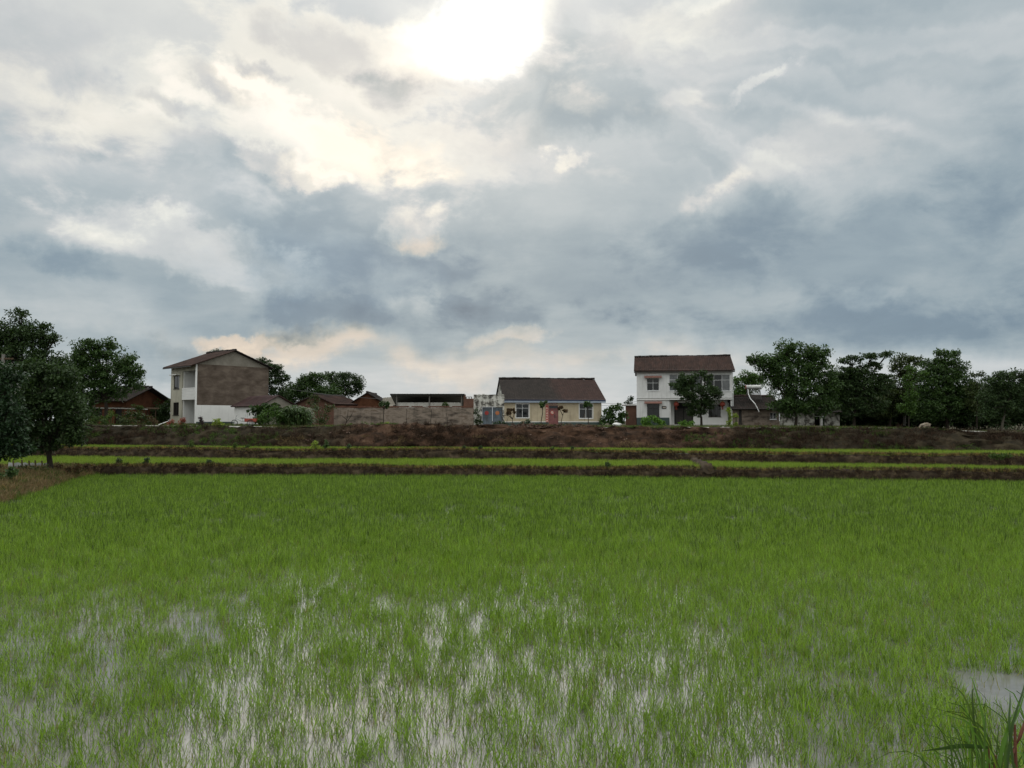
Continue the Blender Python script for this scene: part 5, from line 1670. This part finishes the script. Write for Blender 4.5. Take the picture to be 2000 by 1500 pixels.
def field(ylo, yhi, z, n_, seed, label, lo=.3, hi=.3):
    rs = np.random.RandomState(seed)
    x = rs.uniform(-48, 48, n_)
    u = rs.uniform(0, 1, n_)
    a, b_ = ylo(x), yhi(x)
    y = a + (b_ - a) * u
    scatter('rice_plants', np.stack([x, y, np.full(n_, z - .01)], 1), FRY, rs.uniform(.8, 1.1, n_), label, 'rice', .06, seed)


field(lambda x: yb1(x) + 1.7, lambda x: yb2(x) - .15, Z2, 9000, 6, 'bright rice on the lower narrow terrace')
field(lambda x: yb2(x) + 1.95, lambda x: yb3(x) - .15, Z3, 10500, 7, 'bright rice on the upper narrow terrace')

DRY = [tuft_mesh('dry_tuft', 14, .14, .30, .014, .75, 3, M['dry'], 300 + i, .8) for i in range(4)]
DEAD = [tuft_mesh('dead_tuft', 14, .15, .32, .016, .95, 3, M['dead'], 320 + i, .9) for i in range(4)]
GOLD = [tuft_mesh('fringe_tuft', 12, .12, .22, .012, .6, 3, M['gold_grass'], 340 + i, .8) for i in range(3)]
WEED = [tuft_mesh('weed_tuft', 14, .14, .26, .022, .6, 3, M['weed'], 360 + i, .8) for i in range(4)]


def bank_pts(rowf, n_, jy, jz, seed, lo=-46, hi=46):
    rs = np.random.RandomState(seed)
    x = rs.uniform(lo, hi, n_)
    y, z = rowf(x)
    return np.stack([x, y + rs.uniform(-jy, jy, n_), z + rs.uniform(-jz, jz, n_)], 1)


def facing(rows, n_, seed, lo=-46, hi=46):
    """points over a sloping face given by its rows"""
    rs = np.random.RandomState(seed)
    x = rs.uniform(lo, hi, n_)
    t_ = rs.uniform(0, len(rows) - 1.001, n_)
    i = t_.astype(int)
    f = t_ - i
    yz = [rw(x) for rw in rows]
    Yr, Zr = np.array([q[0] for q in yz]), np.array([q[1] for q in yz])
    k = np.arange(n_)
    return np.stack([x, Yr[i, k] * (1 - f) + Yr[i + 1, k] * f, Zr[i, k] * (1 - f) + Zr[i + 1, k] * f], 1)


def gapless(p, xg, w):
    return p[np.abs(p[:, 0] - xg) > w]


for (rows, xg, nm, sd_) in (([b1row(0, .1), b1row(.14, .36), b1row(.26, .56), b1row(.5, .66)], x_gap1, 'lower', 11), ([b2row(0, .65), b2row(.18, .95), b2row(.34, 1.15), b2row(.6, 1.26)], x_gap2, 'upper', 12)):
    p = gapless(facing(rows, 6500, sd_), xg, .15)
    scatter('dead_grass', p, DEAD + DRY[:1], np.random.RandomState(sd_).uniform(.4, .8, len(p)), 'dark withered grass hanging over the face of the %s bank' % nm, 'grass', .5, sd_)
    top = b1row(.72, .55) if nm == 'lower' else b2row(.78, 1.20)
    p = gapless(bank_pts(top, 11000, .42, .03, sd_ + 20), xg, .2)
    patch = fbm(p[:, 0] * .22, p[:, 0] * 0, sd_, 3)
    p = p[np.random.RandomState(sd_ + 3).uniform(0, 1, len(p)) < np.clip(.75 + patch * 1.3, .2, 1)]
    scatter('dry_grass', p, GOLD + GOLD + WEED[:1], np.random.RandomState(sd_ + 1).uniform(.45, .85, len(p)), 'yellow dry grass fringe along the top of the %s bank' % nm, 'grass', .25, sd_ + 2)
sl_rows = [srow(t_) for t_ in (0.02, .2, .45, .7, 1.0)]
p = facing(sl_rows, 9000, 41)
dens = fbm(p[:, 0] * .16, p[:, 1] * .5, 43, 4)
kk = np.random.RandomState(44).uniform(0, 1, len(p))
pd_ = p[(kk < np.clip(.40 + dens * 1.6, .05, 1))]
scatter('dead_grass', pd_, DEAD, np.random.RandomState(45).uniform(.7, 1.7, len(pd_)), 'dark withered grass on the soil slope below the road', 'grass', .5, 45)
low = facing(sl_rows[:3], 4200, 46, -20, 18)
d2 = fbm(low[:, 0] * .35, low[:, 1] * .8, 47, 3)
low = low[d2 > .08]
scatter('straw', low, DRY, np.random.RandomState(48).uniform(.5, 1.1, len(low)), 'pale straw lying on the lower part of the soil slope', 'straw', .9, 48)
p = facing(sl_rows, 5200, 51)
side = np.abs(p[:, 0] + 2) > 15 + 4 * fbm(p[:, 0] * .3, p[:, 1], 52)
d3 = fbm(p[:, 0] * .3, p[:, 1] * .6, 53, 3)
p = p[side & (d3 > -.05)]
scatter('weeds', p, WEED, np.random.RandomState(54).uniform(.6, 1.2, len(p)), 'dull green weeds covering both ends of the soil slope', 'weeds', .4, 54)
p = bank_pts(shoulder(.3, .9), 3000, .5, .03, 55)
d4 = fbm(p[:, 0] * .25, p[:, 0] * 0, 56, 3)
p = p[(d4 > -.12) & ((np.abs(p[:, 0] + 4) > 9) | (d4 > .35))]
scatter('weeds', p, WEED + DRY[:1], np.random.RandomState(57).uniform(.4, .85, len(p)), 'ragged weeds along the road edge above the slope', 'weeds', .3, 57)
# left embankment
rs = np.random.RandomState(61)
y = rs.uniform(14, 45, 9000)
dx = -np.abs(rs.normal(0, 2.0, len(y))) + .25
x = left_edge(y) + dx
zz = np.interp(-dx, [-.3, .15, .5, 1.1, 2.0, 3.2, 5, 9], [0, .12, .32, .45, .5, .42, .36, .4])
p = np.stack([x, y, zz], 1)
wl = fbm(x * .5, y * .4, 66, 3)
scatter('dry_grass', p[:6200], DRY + GOLD[:1], rs.uniform(.7, 1.5, 6200), 'straw-coloured dry grass covering the left embankment', 'grass', .35, 62)
extra = p[:6200][wl[:6200] > .12][:1800]
p = np.concatenate([p, extra + np.random.RandomState(67).normal(0, .08, extra.shape) * np.array([1, 1, 0])])
scatter('weeds', p[6200:], WEED, rs.uniform(.5, 1.3, len(p) - 6200), 'green weeds mixed into the dry grass of the left embankment', 'weeds', .3, 63)
rs = np.random.RandomState(64)
y = rs.uniform(12, 45, 6000)
x = left_edge(y) - rs.uniform(2, 26, len(y))
kp = fbm(x * .2, y * .2, 65, 4) > -.1
x, y = x[kp], y[kp]
scatter('weeds', np.stack([x, y, np.interp(left_edge(y) - x, [2, 3.2, 5, 9, 40], [.48, .42, .36, .40, .6])], 1), WEED + DRY[:2], rs.uniform(.6, 1.5, len(x)), 'rough weeds on the ground beyond the left embankment', 'weeds', .3, 64)
# bits of dead straw floating between the shoots
rs = np.random.RandomState(68)
x, y = sample(1500, 5, 20, rs)
kp = rice_ok(x, y) & (fbm(x * .8, y * .6, 69, 3) > .08)
x, y = x[kp], y[kp]
scatter('straw', np.stack([x, y, np.full(len(x), .012)], 1), [tuft_mesh('float_tuft', 5, .16, .16, .006, 1.5, 2, M['dry'], 390 + i, .2) for i in range(3)], rs.uniform(.5, 1.1, len(x)), 'dead straw floating on the muddy water of the near paddy', 'straw', .08, 68)
# grassy yard patches in front of the houses
rs = np.random.RandomState(71)
x = rs.uniform(-48, 46, 9000)
y = np.interp(x, XS, yb3(XS)) + 8 + rs.uniform(0, 16, len(x)) ** 1.0
d = fbm(x * .12, y * .2, 72, 4)
kp = (d > .02)
x, y = x[kp], y[kp]
scatter('weeds', np.stack([x, y, zyard(x, y) - .01], 1), WEED + DRY[:1], rs.uniform(.4, .8, len(x)), 'short weeds in patches on the village ground', 'weeds', .3, 73)

# ------------------------------------------------------------------ small things
# plastic sheet fence at the left
pf = [unproj(14, 906, .55), unproj(98, 909, .55)]
A_, B_ = Vector((pf[0].x, 43.5, .42)), Vector((pf[1].x * 43.2 / pf[1].y, 43.2, .42))
A_.x = at(14, 900, 43.5).x
B_.x = at(98, 900, 43.2).x
PF = empty('plastic_fence', A_, 0, 'low fence of grey plastic sheet on dark sticks at the left edge', 'fence')
mb = MB()
d = B_ - A_
n_ = 40
top_, vs, fs = .46, [], []
for i in range(n_ + 1):
    t_ = i / n_
    for j in range(4):
        vs.append((d.x * t_, d.y * t_ + .05 * math.sin(i * 1.1 + j) + .03 * j, top_ * j / 3 - .05 + .025 * math.sin(i * .9) * (j == 3)))
for i in range(n_):
    for j in range(3):
        fs.append((i * 4 + j, i * 4 + 4 + j, i * 4 + 5 + j, i * 4 + 1 + j))
mb.add(vs, fs).build('sheet', M['plastic_grey'], PF, smooth=True)
for px in (29, 46, 60, 72, 85):
    t_ = (px - 14) / 84
    MB().tube([(d.x * t_ + .05, d.y * t_ - .12, -.1), (d.x * t_ - .03, d.y * t_ - .1, .56 + .03 * math.sin(px))], .04, 6).build('stake', M['wood'], PF)

# utility poles
p = at(2, 840, 55)
up_ = empty('utility_pole', (p.x, p.y, 2.4), 0, 'weathered utility pole standing in the foliage at the left edge', 'pole')
MB().tube([(0, 0, 0), (0, 0, at(2, 692, 55).z - 2.4)], [.17, .11], 10).build('shaft', M['pole'], up_)
MB().box(-.7, .7, -.06, .06, at(2, 702, 55).z - 2.4, at(2, 699, 55).z - 2.4).build('crossarm', M['wood'], up_)
p = at(1767, 838, 88.5)
up2 = empty('utility_pole', (p.x, p.y, ZV), 0, 'slim concrete utility pole among the right trees', 'pole')
hp = at(1767, 722, 88.5).z - ZV
MB().tube([(0, 0, 0), (0, 0, hp)], [.15, .10], 10).build('shaft', M['pole'], up2)
for q in (.25, .75):
    MB().box(-.55, .55, -.05, .05, hp - q - .04, hp - q + .04).build('crossarm', M['pole'], up2)
    for s_ in (-.45, 0, .45):
        MB().tube([(s_, 0, hp - q + .042), (s_, 0, hp - q + .2)], [.05, .035], 6).build('insulator', M['white_plaster'], up2)


def wire(label, a, b_, sag):
    a, b_ = Vector(a), Vector(b_)
    pts = []
    for i in range(15):
        t_ = i / 14
        q = a.lerp(b_, t_)
        q.z -= sag * 4 * t_ * (1 - t_)
        pts.append(q - a)
    o = MB().tube(pts, .018, 5).build('wire', M['wire'], None, a)
    tag(o, label, 'wire')


wire('thin wire from the yellow house eaves to the white house', fy.w(Wy + .1, .3, ze - .25), fr.w(-.02, .4, fr.lz(784)), .12)
wire('second thin wire just below it towards the white house', fy.w(Wy + .1, 1.2, ze - .45), fr.w(-.02, 1.0, fr.lz(787.5)), .15)
wire('long thin wire from the brown gable over the red brick house', ff.w(GW - .4, -.05, 4.6), at(745, 779, 94), .25)

# white pole leaning by the left house
a, b_ = at(309, 830, 72), at(327.5, 823, 73)
a.z, b_.z = max(a.z, 2.72), max(b_.z, 3.1)
tag(MB().tube([(0, 0, 0), (b_ - a) * .45, b_ - a], [.04, .036, .03], 6).build('leaning_pole', M['white_plaster'], None, a), 'white pole lying aslant at the corner of the left house', 'pole')

# red cargo tricycle with a hooped frame beside the annex
p = at(474, 831, 71.5)
TC = empty('tricycle', (p.x, p.y, 2.74), R(8), 'red cargo tricycle with a hooped metal frame before the annex', 'tricycle')


def wheel(x, y, r_, parent):
    w_ = MB()
    n__ = 16
    ring = [(x + r_ * math.cos(2 * math.pi * i / n__), y, r_ + r_ * math.sin(2 * math.pi * i / n__)) for i in range(n__ + 1)]
    w_.tube(ring, .035, 5, cap=False)
    o = w_.build('wheel', M['rubber'], parent)
    sp = MB()
    for i in range(6):
        th = i * math.pi / 6
        sp.tube([(x + r_ * math.cos(th), y, r_ + r_ * math.sin(th)), (x - r_ * math.cos(th), y, r_ - r_ * math.sin(th))], .008, 4)
    sp.tube([(x, y - .06, r_), (x, y + .06, r_)], .04, 6).build('spokes', M['steel'], o)


wheel(-.75, 0, .27, TC)
wheel(.75, -.42, .27, TC)
wheel(.75, .42, .27, TC)
MB().box(.25, 1.25, -.38, .38, .36, .42).box(.25, 1.25, -.40, -.37, .42, .68).box(.25, 1.25, .37, .40, .42, .68).box(.22, .25, -.4, .4, .42, .7).box(1.25, 1.28, -.4, .4, .42, .62).build('cargo_box', M['red_paint'], TC)
MB().tube([(-.75, 0, .27), (-.62, 0, .75), (-.55, 0, .95)], .025, 5).tube([(-.62, 0, .7), (-.1, 0, .42), (.3, 0, .40)], .03, 5).tube([(.0, 0, .42), (-.02, 0, .68)], .02, 5).build('frame', M['steel'], TC)
MB().tube([(-.5, -.3, .98), (-.56, 0, .95), (-.5, .3, .98)], .018, 5).build('handlebar', M['steel'], TC)
MB().box(-.16, .12, -.12, .12, .68, .75).build('saddle', M['rubber'], TC)
for i in range(3):
    x = .34 + i * .40
    MB().tube([(x, -.39, .685), (x, -.39, 1.05), (x, -.25, 1.22), (x, .25, 1.22), (x, .39, 1.05), (x, .39, .685)], .016, 5).build('hoop', M['steel'], TC)

# pale stones and rubbish on the slope edge
SG = 'pale stones on the slope edge before the grey house'


def stone(label, px, py, w, h, Y=None, mat='stone', group=None, seed=0, name='stone'):
    r = random.Random(seed)
    Y = Y or 63
    p = at(px, py, Y)
    me = bpy.data.meshes.new(name)
    bm_v, q = [], []
    n1, n2 = 5, 8
    for i in range(n1 + 1):
        th = math.pi * i / n1
        for k in range(n2):
            ph_ = 2 * math.pi * k / n2
            j = 1 + r.uniform(-.18, .18)
            bm_v.append((w / 2 * math.sin(th) * math.cos(ph_) * j, w * .4 * math.sin(th) * math.sin(ph_) * j, h / 2 + h / 2 * math.cos(th) * (1 + r.uniform(-.15, .15))))
    for i in range(n1):
        for k in range(n2):
            q.append((i * n2 + k, (i + 1) * n2 + k, (i + 1) * n2 + (k + 1) % n2, i * n2 + (k + 1) % n2))
    me.from_pydata(bm_v, [], q)
    me.materials.append(M[mat])
    o = link(name, me, None, p - Vector((0, 0, h * .55)))
    return tag(o, label, 'stone', group)


for i, (px, py, w, h, lab) in enumerate(((1386, 838, .34, .2, 'flat pale stone lowest by the tree trunk of the white house'), (1412, 835, .3, .16, 'small pale stone before the corner of the white house'),
                                         (1440, 835.5, .42, .13, 'flattest grey stone under the bean plants'), (1455, 840, .22, .16, 'round white stone left of a pair on the slope edge'),
                                         (1462, 840.5, .2, .15, 'tiny grey stone in the middle of the pale row'), (1467, 839, .26, .2, 'white stone right beside the tiny grey one'),
                                         (1478, 837.5, .36, .14, 'long flat grey stone below the grey house'), (1488, 839.5, .32, .24, 'brightest white stone at the right end of the row'))):
    stone(lab, px, py, w, h, 62.0, 'stone', SG, 400 + i)
tag(stone('white plastic sheeting heaped on the slope edge beside the big bush', 1205, 829, .85, .36, 72, 'tank', None, 431, 'plastic_heap'), cat='plastic sheeting')
stone('pale broken slab lying on the left part of the slope', 583, 843, .5, .22, 62.3, 'stone', None, 433)
tag(MB().tube([(0, 0, 0), (.35, .1, -.42)], [.05, .045], 6).build('branch', M['stone'], None, at(1266, 858, 59.0) + Vector((0, -.25, .1))), 'pale broken branch sticking out of the bare slope below the white house', 'branch')

# loose brick rubble and clods along the top of the slope
def chips(name, n_, seed):
    r = random.Random(seed)
    mb = MB()
    for _ in range(n_):
        c = Vector((r.gauss(0, .22), r.gauss(0, .12), 0))
        a, b_, h = r.uniform(.03, .10), r.uniform(.03, .07), r.uniform(.02, .06)
        th = r.uniform(0, 3.14)
        ca, sa = math.cos(th), math.sin(th)
        q = [(x_ * a, y_ * b_, z_ * h) for z_ in (-.4, 1) for x_, y_ in ((-1, -1), (1, -1), (1, 1), (-1, 1))]
        vs = [(c.x + x_ * ca - y_ * sa + r.uniform(-.01, .01), c.y + x_ * sa + y_ * ca, z_ + r.uniform(-.01, .01)) for x_, y_, z_ in q]
        mb.add(vs, [(0, 3, 2, 1), (4, 5, 6, 7), (0, 1, 5, 4), (1, 2, 6, 5), (2, 3, 7, 6), (3, 0, 4, 7)])
    return mb.mesh(name, M['rubble'])


rs = np.random.RandomState(91)
n_ = 290
x = np.concatenate([rs.uniform(at(1000, 822, 60).x, at(1175, 822, 60).x, 200), rs.uniform(-16, 14, 90)])
t_ = np.concatenate([rs.uniform(.84, 1.04, 200), rs.uniform(.15, 1.0, 90)])
yz = [srow(q)(np.array([xx])) for q, xx in zip(t_, x)]
scatter('rubble', np.array([[xx, a[0], b_[0] + .03] for xx, (a, b_) in zip(x, yz)]), [chips('rubble_bits', 7, 500 + i) for i in range(4)], rs.uniform(.35, .75, n_) , 'brick rubble and clods strewn on the soil slope', 'rubble', .3, 92)

# ------------------------------------------------------------------ goat
gp = at(1808, 838.5, 66)
GT = empty('goat', (gp.x, gp.y, float(zroad(gp.x)) + .02), R(4), 'pale goat grazing with lowered head at the road edge on the right', 'goat')
SK = [((.20, 0, .50), .155), ((.0, 0, .49), .165), ((-.22, 0, .50), .15), ((-.36, 0, .50), .10), ((-.47, 0, .40), .075), ((-.55, 0, .28), .065), ((-.62, 0, .18), .045),   # back, neck, head, muzzle
      ((.36, 0, .50), .10), ((.43, 0, .55), .03), ((.48, 0, .50), .02)]                                                                                             # rump, tail
ED = [(0, 1), (1, 2), (2, 3), (3, 4), (4, 5), (5, 6), (0, 7), (7, 8), (8, 9)]
for (x, y, front) in ((-.26, .09, 1), (-.20, -.09, 1), (.27, .09, 0), (.33, -.09, 0)):
    b0 = 2 if front else 0
    if front:
        ch = [((x, y, .34), .062), ((x - .01, y, .19), .032), ((x, y, .02), .026)]
    else:
        ch = [((x - .02, y, .37), .085), ((x - .04, y, .25), .05), ((x + .06, y, .16), .03), ((x + .03, y, .02), .025)]
    for j, c_ in enumerate(ch):
        SK.append(c_)
        ED.append((b0 if j == 0 else len(SK) - 2, len(SK) - 1))
me = bpy.data.meshes.new('body')
me.from_pydata([q[0] for q in SK], ED, [])
me.materials.append(M['goat'])
ob = link('body', me, GT)
sk = ob.modifiers.new('skin', 'SKIN')
sk.use_smooth_shade = True
for i, q in enumerate(SK):
    me.skin_vertices[0].data[i].radius = (q[1], q[1])
me.skin_vertices[0].data[1].use_root = True
ss = ob.modifiers.new('sub', 'SUBSURF')
ss.levels = ss.render_levels = 2
for s_ in (-1, 1):
    MB().blade([(-.50, .05 * s_, .37), (-.49, .11 * s_, .36), (-.47, .16 * s_, .31)], [.03, .05, .01], (.3, 0, .9)).build('ear', M['goat'], GT)
    MB().tube([(-.45, .03 * s_, .45), (-.41, .045 * s_, .53), (-.34, .06 * s_, .57)], [.016, .012, .004], 5).build('horn', M['wood'], GT)

# ------------------------------------------------------------------ tall grass clumps on the verge at the lower right
def grass_blade(root, pts, w, mat, name='leaf'):
    """a single bent leaf through points measured at their own distances"""
    P_ = [Vector(p) - root.location for p in pts]
    fine, ws = [], []
    n_ = 10
    for i in range(n_ + 1):
        t_ = i / n_ * (len(P_) - 1)
        k = min(int(t_), len(P_) - 2)
        f = t_ - k
        p0, p1, p2, p3 = P_[max(k - 1, 0)], P_[k], P_[k + 1], P_[min(k + 2, len(P_) - 1)]
        fine.append(.5 * ((2 * p1) + (p2 - p0) * f + (2 * p0 - 5 * p1 + 4 * p2 - p3) * f * f + (3 * p1 - p0 - 3 * p2 + p3) * f ** 3))
        q = i / n_
        ws.append(w * (min(1, .55 + q * 2) if q < .4 else max(.04, (1 - q) / .6)))
    t_ = (fine[-1] - fine[0])
    side = t_.cross(Vector((.25, 1, .2))).normalized()
    mb = MB()
    c, l, r_ = [], [], []
    vs, fs = [], []
    fold = Vector((0, 0, -1)).cross(side).normalized() * .18
    for p, w_ in zip(fine, ws):
        vs += [p - side * w_ / 2, p + fold * w_, p + side * w_ / 2]
    for i in range(n_):
        fs += [(3 * i, 3 * i + 1, 3 * i + 4, 3 * i + 3), (3 * i + 1, 3 * i + 2, 3 * i + 5, 3 * i + 4)]
    return mb.add(vs, fs).build(name, mat, root, smooth=True)


def gp_(px, py, Y):
    return at(px, py, Y)


GL = M['leaf_fresh']
GA = empty('grass_clump', at(1900, 1560, 4.2), 0, 'tall arching grass with pale bent tips at the lower right corner', 'grass clump', 'grass clumps on the near verge')
for pts, w, m_ in (
        ([(1935, 1570), (1900, 1400), (1860, 1340), (1812, 1378)], .010, 'weed'), ([(1940, 1570), (1905, 1430), (1860, 1400), (1815, 1392)], .012, 'leaf_fresh'),
        ([(1950, 1570), (1930, 1440), (1880, 1400), (1800, 1378)], .012, 'weed'), ([(1900, 1570), (1890, 1440), (1860, 1420), (1822, 1429)], .012, 'leaf_fresh'),
        ([(1915, 1570), (1905, 1470), (1860, 1440), (1828, 1444)], .012, 'weed'), ([(1890, 1570), (1870, 1480), (1840, 1445), (1790, 1432)], .010, 'weed'),
        ([(1880, 1580), (1860, 1490), (1830, 1470), (1775, 1415)], .009, 'weed'), ([(1930, 1580), (1925, 1430), (1900, 1330), (1893, 1326)], .012, 'leaf_fresh'),
        ([(1930, 1460), (1880, 1457), (1840, 1462), (1798, 1467)], .028, 'leaf_mid'), ([(1860, 1580), (1855, 1520), (1835, 1480), (1815, 1470)], .014, 'leaf_fresh'),
        ([(1920, 1580), (1900, 1380), (1905, 1345), (1938, 1380)], .010, 'weed')):
    grass_blade(GA, [at(a, b_, 4.2 + .05 * i) for i, (a, b_) in enumerate(pts)], w, M[m_])
MB().tube([at(1932, 1580, 4.25) - GA.location, at(1931, 1500, 4.25) - GA.location, at(1930, 1452, 4.25) - GA.location], [.010, .009, .007], 7).build('stalk', M['stalk'], GA)
GB = empty('grass_clump', at(1975, 1570, 4.0), 0, 'stout grass with upright blades and red-brown stalks in the lower right corner', 'grass clump', 'grass clumps on the near verge')
for pts, w, m_ in (
        ([(1940, 1580), (1960, 1450), (1990, 1390), (2003, 1340)], .020, 'leaf_fresh'), ([(1960, 1580), (1975, 1430), (1998, 1350), (2010, 1300)], .014, 'leaf_mid'),
        ([(1990, 1580), (1972, 1430), (1973, 1370), (1972, 1350)], .012, 'leaf_mid'), ([(1970, 1580), (1965, 1480), (1968, 1420), (1985, 1385)], .022, 'leaf_fresh'),
        ([(1950, 1580), (1955, 1500), (1950, 1460), (1930, 1415)], .014, 'weed'), ([(2010, 1560), (1985, 1500), (1960, 1478), (1935, 1482)], .012, 'leaf_fresh'),
        ([(1985, 1580), (1975, 1510), (1950, 1488), (1925, 1490)], .012, 'leaf_lime'), ([(2020, 1560), (2000, 1480), (1985, 1470), (1965, 1478)], .014, 'leaf_fresh'),
        ([(1990, 1580), (1994, 1510), (2010, 1490), (2030, 1500)], .018, 'leaf_lime'), ([(1960, 1580), (1962, 1530), (1980, 1500), (2010, 1495)], .013, 'leaf_mid'),
        ([(1900, 1590), (1915, 1530), (1925, 1500), (1930, 1475)], .016, 'leaf_fresh'), ([(1910, 1590), (1900, 1530), (1885, 1500), (1860, 1490)], .014, 'leaf_mid')):
    grass_blade(GB, [at(a, b_, 4.0 + .04 * i) for i, (a, b_) in enumerate(pts)], w, M[m_])
for a, b_ in (((1983, 1580), (1982, 1415)), ((1978, 1470), (2004, 1405)), ((1945, 1580), (1944, 1475))):
    p, q = at(*a, 4.05) - GB.location, at(*b_, 4.05) - GB.location
    MB().tube([p, p.lerp(q, .5) + Vector((.004, 0, 0)), q], [.010, .009, .006], 7).build('stalk', M['stalk'], GB)
rb = random.Random(77)
for i in range(64):
    root = GB if i % 3 else GA
    px0 = rb.uniform(1880, 2060) if root is GB else rb.uniform(1800, 1960)
    h = rb.uniform(50, 190) * (.5 + .5 * min(1, max(0, (px0 - 1800) / 180)))
    lean_ = rb.gauss(-45, 70)
    Yd = rb.uniform(3.9, 4.5)
    top = 1570 - h - 40
    pts = [at(px0, 1580, Yd), at(px0 + lean_ * .25, 1580 - (1580 - top) * .6, Yd + .02), at(px0 + lean_ * .7, top, Yd + .05), at(px0 + lean_ * 1.5, top + abs(lean_) * .45, Yd + .08)]
    grass_blade(root, pts, rb.uniform(.004, .010), M[rb.choice(['weed', 'leaf_fresh', 'leaf_bright', 'rice', 'leaf_bright', 'weed'])])
rs = np.random.RandomState(81)
n_ = 900
x = rs.uniform(1.2, 5.2, n_)
y = rs.uniform(3.2, 4.3, n_)
kp = rs.uniform(0, 1, n_) < np.clip((x - 1.9) * .5, .03, 1)
x, y = x[kp], y[kp]
scatter('verge_grass', np.stack([x, y, np.interp(y, [2.6, 4.2], [.9, -.1])], 1), [tuft_mesh('verge_tuft', 9, .12, .42, .010, .5, 4, M['weed'], 380 + i, .8) for i in range(3)] + NR[:2], rs.uniform(.6, 1.1, len(x)), 'grass tufts on the near verge at the lower right', 'grass', .2, 82)
